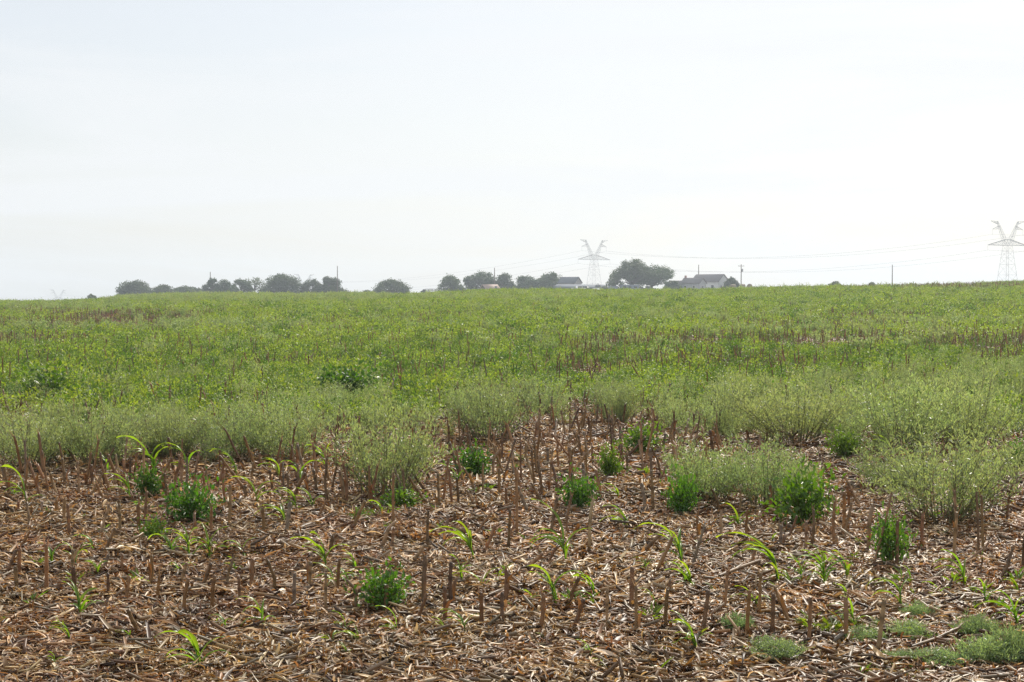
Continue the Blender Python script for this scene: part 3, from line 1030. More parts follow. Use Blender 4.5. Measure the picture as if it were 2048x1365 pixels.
SEED = [(ZL, 440, 1045, 170, 1), (ZL, 1070, 1335, 230, 1), (ZL, 365, 1155, 110, 0), (ZL, 690, 1160, 70, 0), (ZL, 300, 1285, 60, 0), (ZL, 1400, 1080, 140, 0), (ZL, 1200, 1085, 75, 0), (ZL, 1730, 765, 180, 1), (ZL, 1510, 550, 120, 0),
        (ZL, 930, 740, 170, 1), (ZL, 1010, 745, 180, 1), (ZL, 1112, 740, 160, 1), (ZL, 955, 805, 85, 1), (ZL, 145, 445, 150, 0), (ZL, 280, 775, 105, 0), (ZL, 520, 840, 100, 0), (ZL, 500, 685, 80, 0),
        (ZL, 405, 770, 110, 0), (ZL, 1300, 725, 100, 0), (ZL, 1370, 430, 140, 0), (ZL, 1480, 300, 100, 0), (ZL, 1260, 290, 130, 0), (ZL, 830, 290, 210, 1), (ZL, 1010, 290, 180, 1), (ZL, 580, 270, 100, 0), (ZL, 695, 405, 120, 0),
        (ZL, 1730, 250, 150, 1), (ZL, 1660, 475, 105, 0), (ZL, 1570, 475, 100, 0), (ZL, 1600, 330, 130, 0), (ZL, 1850, 885, 110, 0), (ZL, 1785, 885, 115, 0), (ZL, 1755, 1195, 80, 0), (ZL, 1195, 720, 60, 0), (ZL, 1840, 1120, 80, 0), (ZL, 1250, 795, 60, 0),
        (ZM, 45, 875, 80, 0), (ZM, 85, 785, 80, 0), (ZM, 310, 1145, 120, 0), (ZM, 570, 1130, 75, 0), (ZM, 672, 1135, 140, 0), (ZM, 100, 1190, 100, 0), (ZM, 20, 1130, 65, 0), (ZM, 710, 735, 220, 1), (ZM, 1200, 740, 250, 1),
        (ZM, 1150, 975, 220, 1), (ZM, 1020, 965, 75, 0), (ZM, 650, 835, 85, 0), (ZM, 772, 905, 120, 0), (ZM, 1350, 955, 145, 0), (ZM, 1522, 575, 150, 1), (ZM, 1820, 760, 220, 1), (ZM, 1672, 995, 95, 0), (ZM, 1850, 1135, 105, 0),
        (ZM, 1330, 1245, 85, 1), (ZM, 1440, 1355, 100, 1), (ZM, 1090, 1175, 55, 0), (ZM, 630, 335, 105, 0), (ZM, 222, 495, 70, 0), (ZM, 960, 235, 70, 0), (ZM, 1480, 405, 95, 0), (ZM, 1622, 790, 70, 0), (ZM, 1832, 855, 95, 0), (ZM, 40, 1240, 60, 0),
        (ZR, 115, 1210, 170, 1), (ZR, 92, 890, 120, 0), (ZR, 560, 865, 320, 1), (ZR, 350, 575, 110, 0), (ZR, 680, 835, 130, 1), (ZR, 805, 875, 200, 1), (ZR, 925, 855, 170, 1), (ZR, 612, 885, 120, 1), (ZR, 920, 935, 75, 0),
        (ZR, 1200, 985, 190, 1), (ZR, 1545, 870, 190, 1), (ZR, 1410, 925, 80, 0), (ZR, 1660, 955, 95, 0), (ZR, 1830, 1085, 210, 1), (ZR, 1832, 935, 95, 0), (ZR, 440, 1005, 140, 1), (ZR, 1160, 190, 95, 0), (ZR, 400, 165, 70, 0),
        (ZR, 1258, 825, 65, 0), (ZR, 960, 1090, 150, 0), (ZR, 1320, 1175, 80, 0), (ZR, 225, 925, 60, 0)]


def build_seedlings():
    items = []
    for org, a, b, h, big in SEED:
        px, py = org[0] + a * ZS, org[1] + b * ZS
        g = spot(px, py)
        items.append((g.y, px, g, h * ZS * g.y / F * (1.1 if big else 1.25), big))
    items.sort(key=lambda r: r[0])
    nb = 6
    bands = [items[i * len(items) // nb:(i + 1) * len(items) // nb] for i in range(nb)]
    phr = ['nearest strip of the field', 'second strip of the field', 'third strip of the field', 'fourth strip of the field', 'fifth strip, among the stubble', 'farthest strip of the litter']
    for bi, lst in enumerate(bands):
        for j, (_, px, g, H, big) in enumerate(sorted(lst, key=lambda r: r[1])):
            e = link('maize_seedling', None, None, g)
            size = 'large' if H > .22 else ('small' if H < .11 else 'slender')
            tag(e, f'{size} bright green maize seedling, {ordinal(j + 1)} from the left in the {phr[bi]}', 'seedling', 'maize seedlings sprouting through the litter')
            leanx = random.uniform(-.35, -.05)
            sl = H * random.uniform(.42, .55)
            st = link('stem', random.choice(SSTEM), e, (0, 0, -.01), (random.gauss(0, .1), leanx, 0), (H * .55 + .03, H * .55 + .03, sl + .01))
            nl = random.randint(6, 8) if big else random.randint(4, 6)
            for i in range(nl):
                t = (i + 1) / nl
                side = random.gauss(math.pi, .65) if random.random() < .72 else random.gauss(0, .8)
                if i == nl - 1:
                    side = math.pi + random.gauss(0, .4)
                L = H * random.uniform(.7, 1.1) * (1.05 if big else 1.1) * (.75 + .4 * t)
                zz = sl * t * .92
                w = random.uniform(.7, 1.05) * (.6 if H > .26 else 1)
                link('leaf', random.choice(BLADES), e, (math.sin(leanx) * zz, 0, zz), (0, random.gauss(0, .15), side), (L, L * w, L))


build_seedlings()

# ------------------------------------------------------------------ single weeds: dark leafy bushes, feathery bushes, low cushions
BUSH_V = []
for k in range(5):
    a, b = broad_weed(760, .50, .34, .050, (.075, .15, .024), 22)
    BUSH_V.append((a.mesh('foliage', M_BROAD), b.mesh('stem', M_STEM)))
FEATHER_V = []
for k in range(5):
    a, b = feather_weed(64, 80, 1.0, .6, C_FE)
    FEATHER_V.append((a.mesh('foliage', M_FEATHER), b.mesh('stem', M_STEM)))
CUSH_V = []
for k in range(4):
    a, b = feather_weed(60, 60, .3, .16, (.20, .285, .165), .018, .006)
    CUSH_V.append((a.mesh('foliage', M_FEATHER), b.mesh('stem', M_STEM)))


def zp(org, a, b, w, h):
    return org[0] + a * ZS, org[1] + b * ZS, w * ZS, h * ZS


def weed(name, variants, w0, h0, px, py, w, h, label, cat, group, k):
    g = spot(px, py)
    m = g.y / F
    fo, st = variants[k % len(variants)]
    e = link(name, None, None, g, (0, 0, random.uniform(0, 6.28)), (w * m / w0, w * m / w0, h * m / h0))
    tag(e, label, cat, group)
    link('foliage', fo, e)
    link('stem', st, e)


BUSHES = [(*zp(ZL, 790, 400, 150, 140), 'small round dark green bush left of and behind the largest left-hand bush'),
          (*zp(ZL, 1020, 550, 235, 200), 'largest round dark green bush on the left half of the litter'),
          (*zp(ZL, 820, 640, 150, 115), 'dark green leafy bush behind the three maize seedlings on the left'),
          (*zp(ZL, 380, 205, 90, 110), 'dark green leafy weed in the feathery band near the left edge'),
          (*zp(ZM, 710, 300, 190, 140), 'dark green bush right of the big central feathery weed'),
          (*zp(ZM, 1430, 310, 130, 150), 'round dark green bush standing alone right of centre in the stubble'),
          (*zp(ZM, 1265, 455, 170, 150), 'dark green bush among crowded upright stalks, right of centre'),
          (*zp(ZM, 1600, 160, 200, 130), 'light green spreading weed behind the round bush right of centre'),
          (*zp(ZM, 320, 470, 200, 110), 'low dark green bush at the foot of the big central feathery weed'),
          (*zp(ZM, 240, 1005, 250, 190), 'dark green bush with a stalk in front, nearest the camera'),
          (*zp(ZM, 110, 540, 120, 75), 'small light green weed at bottom left of the central feathery weed'),
          (*zp(ZR, 40, 505, 150, 200), 'dark green bush at the left foot of the right-hand feathery weeds'),
          (*zp(ZR, 690, 560, 310, 260), 'largest bright-topped green bush on the right behind split stalks'),
          (*zp(ZR, 905, 190, 170, 130), 'round dark green bush in a gap of the right-hand feathery weeds'),
          (*zp(ZR, 1140, 740, 190, 200), 'dark green bush behind the long leaning stalk on the right'),
          (*zp(ZR, 1825, 240, 110, 120), 'dark green bush touching the right edge of the picture'),
          (700, 800, 110, 55, 'dark green weed clump in the carpet behind the left feathery band'),
          (105, 815, 110, 60, 'dark green weed clump in the carpet near the left edge')]
for k, (px, py, w, h, lab) in enumerate(BUSHES):
    weed('leafy_weed', BUSH_V, .46, .32, px, py, w * 1.02, h * 1.22, lab, 'weed', 'dark green leafy weeds', k)

FEATHERS = [(770, 1000, 250, 185, 'big feathery grey-green weed left of centre, standing forward of its band'),
            (985, 885, 190, 130, 'feathery weed bush behind the centre stubble, left one of two'),
            (1085, 835, 130, 80, 'dim feathery weed tucked between the two centre bushes'),
            (1228, 852, 125, 85, 'small domed feathery weed right of centre behind the stubble'),
            (1415, 1010, 190, 130, 'feathery weed left of the largest bright-topped bush'),
            (1535, 1018, 190, 125, 'feathery weed directly behind the largest bright-topped bush'),
            (1885, 1052, 290, 175, 'large feathery weed at the right, nearest the camera of its kind'),
            (1790, 990, 170, 110, 'feathery weed peeping out left of the large right-hand one'),
            (1480, 858, 170, 100, 'leftmost feathery weed of the big right-hand thicket'),
            (1590, 890, 220, 135, 'feathery weed in the thicket left of the round dark bush'),
            (1800, 910, 230, 150, 'feathery weed in the thicket right of the round dark bush'),
            (1940, 905, 220, 150, 'feathery weed in the thicket close to the right edge'),
            (60, 938, 200, 125, 'leftmost feathery weed along the left band'),
            (205, 940, 180, 120, 'second feathery weed from the left edge along the left band'),
            (335, 925, 180, 115, 'third feathery weed from the left edge along the left band'),
            (455, 928, 180, 115, 'fourth feathery weed from the left edge along the left band'),
            (570, 925, 170, 110, 'fifth feathery weed from the left edge along the left band')]
for k, (px, py, w, h, lab) in enumerate(FEATHERS):
    weed('feathery_weed', FEATHER_V, 1.0, .62, px, py, w * 1.24, h * 1.14, lab, 'weed', 'feathery grey-green weeds', k)

CUSHIONS = [(*zp(ZR, 335, 1112, 130, 105), 'small round pale cushion weed just left of a stalk, bottom right'),
            (*zp(ZR, 535, 1250, 235, 115), 'broad pale cushion weed nearest the bottom, left of the others'),
            (*zp(ZR, 1005, 1182, 180, 105), 'pale cushion weed between two upright stalks at bottom right'),
            (*zp(ZR, 1300, 1050, 145, 100), 'round pale cushion weed highest up in the bottom right patch'),
            (*zp(ZR, 1235, 1150, 200, 105), 'loose pale cushion weed below the highest one at bottom right'),
            (*zp(ZR, 1420, 1302, 230, 110), 'pale cushion weed low in the corner patch, left of the largest'),
            (*zp(ZR, 1680, 1290, 270, 180), 'largest pale cushion weed in the bottom right corner'),
            (*zp(ZR, 1830, 1290, 160, 220), 'pale cushion weed cut by the right edge in the corner'),
            (*zp(ZR, 1190, 1262, 125, 60), 'tiny flat pale cushion weed left of a dark fallen stalk'),
            (*zp(ZR, 1610, 1155, 180, 140), 'taller loose green weed behind the largest corner cushion')]
for k, (px, py, w, h, lab) in enumerate(CUSHIONS):
    weed('cushion_weed', CUSH_V, .29, .14, px, py, w * 1.45, h * .85, lab, 'weed', 'pale cushion weeds in the bottom right corner', k)

# grass tufts and a low leafy mat in the right-hand corner
def tuft_mesh(k):
    g = Geo()
    for i in range(46):
        a = random.uniform(0, 6.28)
        col = np.array((.10, .17, .03)) * random.uniform(.7, 1.3)
        add_strip(g, (math.cos(a) * .05, math.sin(a) * .05, 0), a, random.uniform(.5, 1.3), random.uniform(.10, .22), random.uniform(.006, .011), random.uniform(-1.4, -.5), random.gauss(0, .4), col, 4)
    return g.mesh('blades', M_MAIZE)


TUFTS = [tuft_mesh(k) for k in range(3)]
for k, (a, b, w, lab) in enumerate([(800, 1130, 200, 'spreading grass tuft left of the cushion between two stalks'), (960, 1090, 150, 'upright grass tuft right of an upright stalk at bottom right'),
                                    (1370, 1160, 170, 'yellow-green grass tuft in the middle of the cushion weeds'), (1080, 1080, 120, 'small grass tuft behind the rightmost front stalk')]):
    px, py = ZR[0] + a * ZS, ZR[1] + b * ZS
    g = spot(px, py)
    e = tag(link('grass_tuft', None, None, g, (0, 0, random.uniform(0, 6)), w * ZS * g.y / F / .36), lab, 'grass tuft', 'grass tufts')
    link('foliage', TUFTS[k % 3], e)


def mat_weed():
    g = Geo()
    n = 620
    x, y = rng.normal(0, .20, n), rng.normal(0, .075, n)
    P = np.stack([x, y, rng.uniform(.01, .055, n)], 1)
    A = norm(rng.normal(0, 1, (n, 3)) * np.array([1, 1, .3]))
    N = norm(np.array([0, 0, 1.]) + rng.normal(0, .35, (n, 3)))
    L = rng.uniform(.02, .04, n)
    add_leaves(g, P, A, N, L, L * .6, jit((.10, .18, .03), n, .25))
    return g.mesh('mat_weed', M_BROAD)


for k, (a, b, s, lab) in enumerate([(930, 1345, 1.0, 'low bright green leafy mat at the bottom, below two stalks'), (520, 1318, .4, 'small patch of low green leaves below the broad cushion weed'),
                                    (235, 1335, .35, 'tiny low green sprout patch near the bottom, left of the mat'), (1620, 1330, .4, 'small green leaf patch under the largest corner cushion')]):
    g = spot(ZR[0] + a * ZS, ZR[1] + b * ZS)
    e = tag(link('low_leafy_weed', None, None, g, (0, 0, random.uniform(-.2, .2)), s), lab, 'weed', 'low leafy mats')
    link('foliage', mat_weed(), e)['kind'] = 'stuff'

def sprout_mesh(k):
    g = Geo()
    n = random.randint(9, 18)
    a = rng.uniform(0, 6.28, n)
    P = np.stack([np.cos(a) * .015, np.sin(a) * .015, rng.uniform(.005, .05, n)], 1)
    A = np.stack([np.cos(a), np.sin(a), rng.uniform(.2, 1.2, n)], 1)
    N = norm(np.array([0, 0, 1.]) + rng.normal(0, .3, (n, 3)))
    L = rng.uniform(.035, .10, n)
    add_leaves(g, P, A, N, L, L * rng.uniform(.12, .4, n), jit((.11, .18, .03), n, .25))
    return g.mesh('sprout', M_MAIZE)


def build_sprouts():
    x, y = sector_points(8.5, 19, 4.2)
    u, v = project(x, y, ground(x, y))
    p = .26 + .7 * ellipses(u, v, [(1850, 1220, 330, 130, 1), (1750, 1050, 320, 90, .5), (1450, 1200, 300, 100, .3), (500, 1150, 350, 90, .25), (700, 1000, 500, 60, .3)])
    ok = rng.random(len(x)) < p
    x, y = x[ok], y[ok]
    n = len(x)
    s = rng.uniform(.5, 1.3, n)
    scatter('weed_sprouts', np.stack([x, y, ground(x, y) + .01], 1), rng.uniform(0, 6.28, n), rng.normal(0, .2, (n, 2)), np.stack([s, s, s], 1), rng.integers(0, 6, n), [sprout_mesh(k) for k in range(6)],
            'tiny green weed sprouts scattered through the litter', 'weeds')
    print('sprouts', n)


build_sprouts()

# a dead standing weed among the right-hand bushes and one at the left
def dead_weed():
    g = Geo()
    add_tube(g, [(0, 0, 0), (.01, 0, .25), (0, .01, .5)], [.008, .006, .003], (.16, .09, .05), 5)
    for i in range(40):
        z = random.uniform(.08, .5)
        a = random.uniform(0, 6.28)
        add_strip(g, (math.cos(a) * .05, math.sin(a) * .05, z - .04), a, random.uniform(-1, .6), random.uniform(.06, .14), random.uniform(.01, .022), random.uniform(-1.6, .5), random.gauss(0, 1), LIT_COLS[random.choice((3, 4, 7))] * .8, 4)
    return g.mesh('dead_weed', M_LITTER)


for px, py, s, lab in ((1348 + 1028 * ZS, 850 + 210 * ZS, .95, 'dead brown shrivelled weed right of the round dark bush'), (236, 932, .8, 'dead brown weed standing in front of the left feathery band')):
    tag(link('dead_weed', dead_weed(), None, spot(px, py), (0, 0, random.uniform(0, 6)), s), lab, 'weed', 'dead brown weeds')

# ------------------------------------------------------------------ distant trees
def tree(name, pl, pr, ptop, D, label, blobs=9, density=1.0, col=(.048, .07, .026), trunk_h=.28, group='trees on the skyline', squat=1.0, lobes=None):
    cx = (pl + pr) / 2
    b = at(cx, D)
    W = (pr - pl) * D / F * 1.08
    H = hgt(ptop, D) - b.z
    e = link(name, None, None, b)
    tag(e, label, 'tree', group)
    gt, gc = Geo(), Geo()
    th = H * trunk_h
    tr = max(.12, W * .035)
    add_tube(gt, [(0, 0, -.3), (.05 * W * random.uniform(-1, 1), 0, th * .6), (.04 * W * random.uniform(-1, 1), 0, th * 1.2)], [tr * 1.3, tr, tr * .8], (.1, .08, .06), 7)
    cc = []
    low = trunk_h - .06 if trunk_h > .24 else -.04
    for i in range(int(blobs * 2.3)):
        br = W * random.choice((random.uniform(.07, .12), random.uniform(.12, .2)))
        bz = min(br * .9, H * .2)
        r = (W * .5 - br * .55) * math.sqrt(random.uniform(.02, 1))
        a = random.uniform(0, 2 * math.pi)
        q = r / (W * .5)
        ztop = H * (low + (1 - low) * (1 - q ** 2.4) ** .55) - bz
        zbot = H * low + bz * .8
        zz = zbot + max(0, ztop - zbot) * random.choice((random.random(), 1.0, random.uniform(.5, 1)))
        cc.append(((math.cos(a) * r, math.sin(a) * r, zz), br, bz))
    cc.append(((random.uniform(-.08, .08) * W, 0, H * .80), W * .17, H * .17))
    if low < 0:
        for i in range(5):
            br = W * random.uniform(.10, .16)
            cc.append((((i - 2) * W * .22 + random.uniform(-.05, .05) * W, random.uniform(-.2, .2) * W, H * random.uniform(.08, .2)), br, br * .8))
    for sx in (-1, 1):
        cc.append(((sx * W * .36, 0, H * random.uniform(low + .2, low + .5)), W * random.uniform(.11, .17), H * .14))
    for (c, br, bz) in cc:
        c = np.array(c)
        p0 = np.array((0, 0, th * .8))
        mid = (p0 + c) / 2 + np.array((random.uniform(-.05, .05) * W, 0, .03 * H))
        add_tube(gt, [p0, mid, c], [tr * .55, tr * .35, tr * .12], (.1, .08, .06), 5, False)
        n = int(230 * density * max(.4, br / 1.4))
        d = norm(rng.normal(0, 1, (n, 3)))
        rad = rng.uniform(.2, 1.25, (n, 1)) ** .6
        lump = 1 + .22 * np.sin(d[:, :1] * 5 + c[0]) * np.sin(d[:, 1:2] * 4 + c[1]) + .15 * np.sin(d[:, 2:] * 7)
        P = c + d * rad * lump * np.array([br, br, bz])
        P = P[P[:, 2] > .25]
        n = len(P)
        d = norm(P - c)
        A = norm(rng.normal(0, 1, (n, 3)) + d * .4)
        N = norm(d * .8 + np.array([0, 0, .5]) + rng.normal(0, .6, (n, 3)))
        L = rng.uniform(.25, .55, n)
        add_leaves(gc, P, A, N, L, L * .75, jit(col, n, .3))
    link('trunk', gt.mesh('trunk', M_BARK), e)
    link('crown', gc.mesh('crown', M_TREE), e)
    return e


DARKG, MIDG, PALEG = (.046, .082, .026), (.060, .100, .030), (.08, .115, .04)
tree('skyline_tree', 237, 304, 561, 600, 'broad dense dome-shaped tree at the left end of the tree line', 12, 1.6, DARKG, .12)
tree('skyline_tree', 300, 350, 569, 620, 'low loose tree just right of the leftmost dome tree', 8, .9, MIDG, .15)
tree('skyline_tree', 342, 406, 573, 620, 'low flat tree clump before the gap in the left tree line', 9, 1.1, MIDG, .1)
tree('skyline_tree', 407, 440, 556, 590, 'upright tree under a pole at the left end of the second clump', 9, 1.3, DARKG, .08)
tree('skyline_tree', 424, 474, 559, 590, 'dense tree in the middle of the second clump', 9, 1.3, DARKG, .1)
tree('skyline_tree', 462, 506, 558, 600, 'dense rounded tree right in the second clump', 8, 1.2, MIDG, .12)
tree('skyline_tree', 488, 530, 553, 610, 'thin half-bare tree beside the tallest left tree', 7, .35, PALEG, .3)
tree('skyline_tree', 522, 601, 547, 590, 'tallest broad tree of the left half with a wide crown', 13, 1.3, DARKG, .2)
tree('skyline_tree', 603, 645, 558, 590, 'rounded tree just right of the distant tower horns', 8, 1.3, DARKG, .12)
tree('skyline_tree', 632, 689, 553, 590, 'tree with a tall pole rising from its right side', 9, 1.2, DARKG, .15)
tree('skyline_tree', 751, 816, 558, 575, 'lone tree standing apart in the left middle of the skyline', 11, .9, MIDG, .2)
tree('skyline_tree', 877, 926, 550, 575, 'upright tree at the left end of the middle farm clump', 9, 1.2, MIDG, .15)
tree('skyline_tree', 922, 952, 553, 600, 'small tree in the dip of the middle farm clump', 6, 1.1, DARKG, .15)
tree('skyline_tree', 935, 1000, 541, 600, 'highest tree of the middle clump behind the rusty-roofed shed', 11, 1.4, DARKG, .15)
tree('skyline_tree', 982, 1031, 547, 595, 'rounded tree at the right end of the middle clump', 9, 1.3, DARKG, .12)
tree('skyline_tree', 1029, 1078, 551, 590, 'dense tree just left of the long shed clump', 9, 1.3, DARKG, .12)
tree('skyline_tree', 1068, 1132, 545, 595, 'spreading tree overhanging the grey barn roof', 10, 1.2, MIDG, .15)
tree('skyline_tree', 1209, 1248, 545, 555, 'small scraggly tree right of the long shed', 7, .8, PALEG, .15)
tree('skyline_tree', 1226, 1302, 518, 560, 'tallest tree of the farm, left of a pair', 17, 1.0, MIDG, .25)
tree('skyline_tree', 1266, 1344, 527, 563, 'big spreading tree of the farm, right of a pair', 17, 1.0, MIDG, .25)
tree('skyline_tree', 1447, 1476, 554, 555, 'small round clipped tree right of the farmhouse', 10, 1.6, DARKG, .2)
tree('skyline_tree', 1328, 1362, 562, 550, 'dark bushy tree in front of the farmhouse left end', 8, 1.5, DARKG, .05)
tree('skyline_tree', 176, 193, 589, 620, 'tiny lollipop tree between the far tower and the dome tree', 5, 1.2, PALEG, .35)
tree('skyline_tree', 716, 748, 581, 640, 'low distant bush left of the lone tree', 5, 1.1, PALEG, .05)
tree('skyline_tree', 1658, 1684, 564, 500, 'low distant bush on the bare right-hand skyline', 5, 1.0, PALEG, .05)
tree('skyline_tree', 1736, 1752, 566, 500, 'tiny distant bush left of the right-hand pole', 4, 1.0, PALEG, .05)

# ------------------------------------------------------------------ farm buildings
def gable(g, L, Wd, ez, rz, over=.35, thick=.12):
    """gable roof slabs: ridge along X"""
    for s in (-1, 1):
        y1 = s * (Wd / 2 + over)
        z1 = ez - over * (rz - ez) / (Wd / 2)
        x = L / 2 + over
        V = [(-x, 0, rz), (x, 0, rz), (x, y1, z1), (-x, y1, z1), (-x, 0, rz + thick), (x, 0, rz + thick), (x, y1, z1 + thick), (-x, y1, z1 + thick)]
        g.add(V, [(0, 1, 2, 3), (7, 6, 5, 4), (3, 2, 6, 7), (0, 3, 7, 4), (2, 1, 5, 6)])
    return g


def wall_box(L, Wd, ez, rz, z0=-.6):
    g = Geo()
    x, y = L / 2, Wd / 2
    V = [(-x, -y, z0), (x, -y, z0), (x, y, z0), (-x, y, z0), (-x, -y, ez), (x, -y, ez), (x, y, ez), (-x, y, ez), (-x, 0, rz - .02), (x, 0, rz - .02)]
    g.add(V, [(0, 1, 5, 4), (2, 3, 7, 6)])
    g.add(V, np.array([(1, 2, 6, 9, 5), (3, 0, 4, 8, 7)]))
    return g


def building(name, px, D, L, Wd, ez, rz, yaw, wall_m, roof_m, label, cat, windows=(), door=None, chimney=None, dz=0, group=None):
    b = at(px, D)
    e = link(name, None, None, b + Vector((0, 0, dz)), (0, 0, math.radians(yaw)))
    tag(e, label, cat, group)
    link('wall', wall_box(L, Wd, ez, rz).mesh('wall', wall_m), e)
    rf = link('roof', gable(Geo(), L, Wd, ez, rz).mesh('roof', roof_m), e)
    if chimney is not None:
        link('chimney', add_box(Geo(), (chimney - .3, -.3, rz - .8), (chimney + .3, .3, rz + .9)).mesh('chimney', M_BRICK), rf)
    for face, c, w, z0, z1 in windows:
        if face == 'front':
            lo, hi = (c - w / 2, -Wd / 2 - .05, z0), (c + w / 2, -Wd / 2 + .02, z1)
            pl, ph = (c - w / 2 + .1, -Wd / 2 - .07, z0 + .1), (c + w / 2 - .1, -Wd / 2 - .052, z1 - .1)
        else:
            lo, hi = (L / 2 - .02, c - w / 2, z0), (L / 2 + .05, c + w / 2, z1)
            pl, ph = (L / 2 + .052, c - w / 2 + .1, z0 + .1), (L / 2 + .07, c + w / 2 - .1, z1 - .1)
        wo = link('window', add_box(Geo(), lo, hi).mesh('window', M_WHITE), e)
        link('pane', add_box(Geo(), pl, ph).mesh('pane', M_GLASS), wo)
    if door is not None:
        link('door', add_box(Geo(), (door - .5, -Wd / 2 - .06, -.2), (door + .5, -Wd / 2 + .02, 2.05)).mesh('door', M_DARK), e)
    return e


building('farmhouse', 1420, 562, 10.5, 7.5, 3.3, 5.7, -36, M_WALL, M_ROOF, 'main farmhouse with the highest grey roof and a pale right gable', 'house',
         [('front', -3, 1.0, .9, 2.1), ('front', 0, 1.0, .9, 2.1), ('front', 3, 1.2, .9, 2.1), ('side', -1.6, 1.1, .9, 2.1), ('side', 1.6, 1.1, .9, 2.1)], -1.5)
building('farmhouse_wing', 1387, 552, 6.8, 5.4, 2.8, 4.5, -32, M_WALL2, M_ROOF, 'lower front wing of the farmhouse with a chimney at its left', 'house',
         [('front', -1.8, 1.0, .9, 2.0), ('front', 1.4, 1.0, .9, 2.0), ('side', 0, 1.2, .9, 2.0)], None, -3.0)
building('garden_shed', 1352, 570, 4.2, 3.4, 2.6, 3.7, -20, M_WALL2, M_ROOF, 'low dark-roofed shed behind the bushy tree left of the farmhouse', 'shed', [('front', 1.2, .8, .9, 1.8)], -.6)
building('barn', 1140, 580, 6.2, 7.0, 3.2, 5.2, -24, M_WALL2, M_TIN, 'grey tin-roofed barn rising above the long low shed', 'barn', [('side', 0, 1.6, .2, 2.4)])
building('rusty_shed', 980, 570, 5.4, 5.4, .8, 2.55, 28, M_POLE, M_RUST, 'small shed with a rusty pinkish tin roof before the trees', 'shed', [], 1.0)


def long_shed():
    D = 560
    b = at(1160, D)
    e = link('long_shed', None, None, b)
    tag(e, 'long low open-fronted shed with a grey tin roof below the barn', 'shed')
    g = Geo()
    V = [(-9.5, -2.5, 1.25), (9.6, -2.5, 1.15), (8.6, 2.5, 2.35), (-8.0, 2.5, 2.5)]
    V += [(x, y, z + .12) for x, y, z in V]
    g.add(V, [(3, 2, 1, 0), (4, 5, 6, 7), (0, 1, 5, 4), (1, 2, 6, 5), (2, 3, 7, 6), (3, 0, 4, 7)])
    rf = link('roof', g.mesh('roof', M_TIN), e)
    gg = gable(Geo(), 1.6, 1.8, 1.9, 2.75, .2)
    vent = link('roof_vent', gg.mesh('roof_vent', M_TIN), rf, (6.2, .6, 0), (0, 0, math.pi / 2))
    link('wall', add_box(Geo(), (-9.2, 1.9, -.8), (3.4, 2.2, 2.2)).mesh('wall', M_SHED), e)
    link('side_wall', add_box(Geo(), (-9.2, -2.2, -.8), (-3.0, -2.0, 1.2)).mesh('side_wall', M_SHED), e)
    for x in (-2, .5, 3, 5.2, 7.4, 9.3):
        link('post', add_box(Geo(), (x - .07, -2.3, -.8), (x + .07, -2.16, 1.2)).mesh('post', M_POLE), e)


long_shed()


def wheel(parent, x, y, r=.36):
    g = Geo()
    a = np.linspace(0, 2 * math.pi, 15)[:-1]
    for q, rr, col in ((M_RUBBER, r, 0), (M_STEEL, r * .55, 1)):
        h = .1 if col == 0 else .115
        V = [(math.cos(t) * rr, s * h, math.sin(t) * rr) for s in (-1, 1) for t in a]
        n = len(a)
        g2 = Geo()
        g2.add(V, [(i, (i + 1) % n, n + (i + 1) % n, n + i) for i in range(n)])
        g2.add(np.array(V)[:n], np.array([list(range(n))[::-1]]))
        g2.add(np.array(V)[n:], np.array([list(range(n))]))
        if col == 0:
            w = link('wheel', g2.mesh('wheel', q), parent, (x, y, r))
        else:
            link('rim', g2.mesh('rim', q), w)
    return w


def profile(g, pts, y0, y1, mat=0):
    """side outline (x,z) extruded across"""
    n = len(pts)
    V = [(x, y0, z) for x, z in pts] + [(x, y1, z) for x, z in pts]
    g.add(V, [(i, (i + 1) % n, n + (i + 1) % n, n + i) for i in range(n)])
    g.add(V[:n], np.array([list(range(n))[::-1]]))
    g.add(V[n:], np.array([list(range(n))]))
    return g


def pickup(px, D, yaw, body_m, label, cat='truck', dz=0):
    e = link('pickup_truck', None, None, at(px, D) + Vector((0, 0, dz)), (0, 0, math.radians(yaw)))
    tag(e, label, cat)
    body = profile(Geo(), [(-2.6, .45), (2.6, .45), (2.65, .85), (2.5, 1.05), (1.2, 1.15), (.65, 1.75), (-.75, 1.78), (-.85, 1.15), (-2.6, 1.12)], -.9, .9)
    link('body', body.mesh('body', body_m), e)
    for s in (-1, 1):
        wy = s * .905
        g = Geo()
        g.add([(.95, wy, 1.2), (.58, wy, 1.66), (-.65, wy, 1.66), (-.72, wy, 1.2)], np.array([(0, 1, 2, 3)]))
        link('side_window', g.mesh('side_window', M_GLASS), e)
        for x in (-1.6, 1.7):
            wheel(e, x, s * .82)
        link('headlight', add_box(Geo(), (2.56, s * .7 - .15, .75), (2.66, s * .7 + .15, .92)).mesh('headlight', M_WHITE), e)
    return e


pickup(1158, 548, 20, M_WHITE, 'white pickup truck parked in front of the long shed', dz=.15)
pickup(1171, 549, 160, M_DARK, 'dark pickup truck parked beside the white one at the shed', dz=.1)
pickup(1296, 548, 5, M_DARK, 'dark pickup truck parked under the right farm tree', dz=.05)


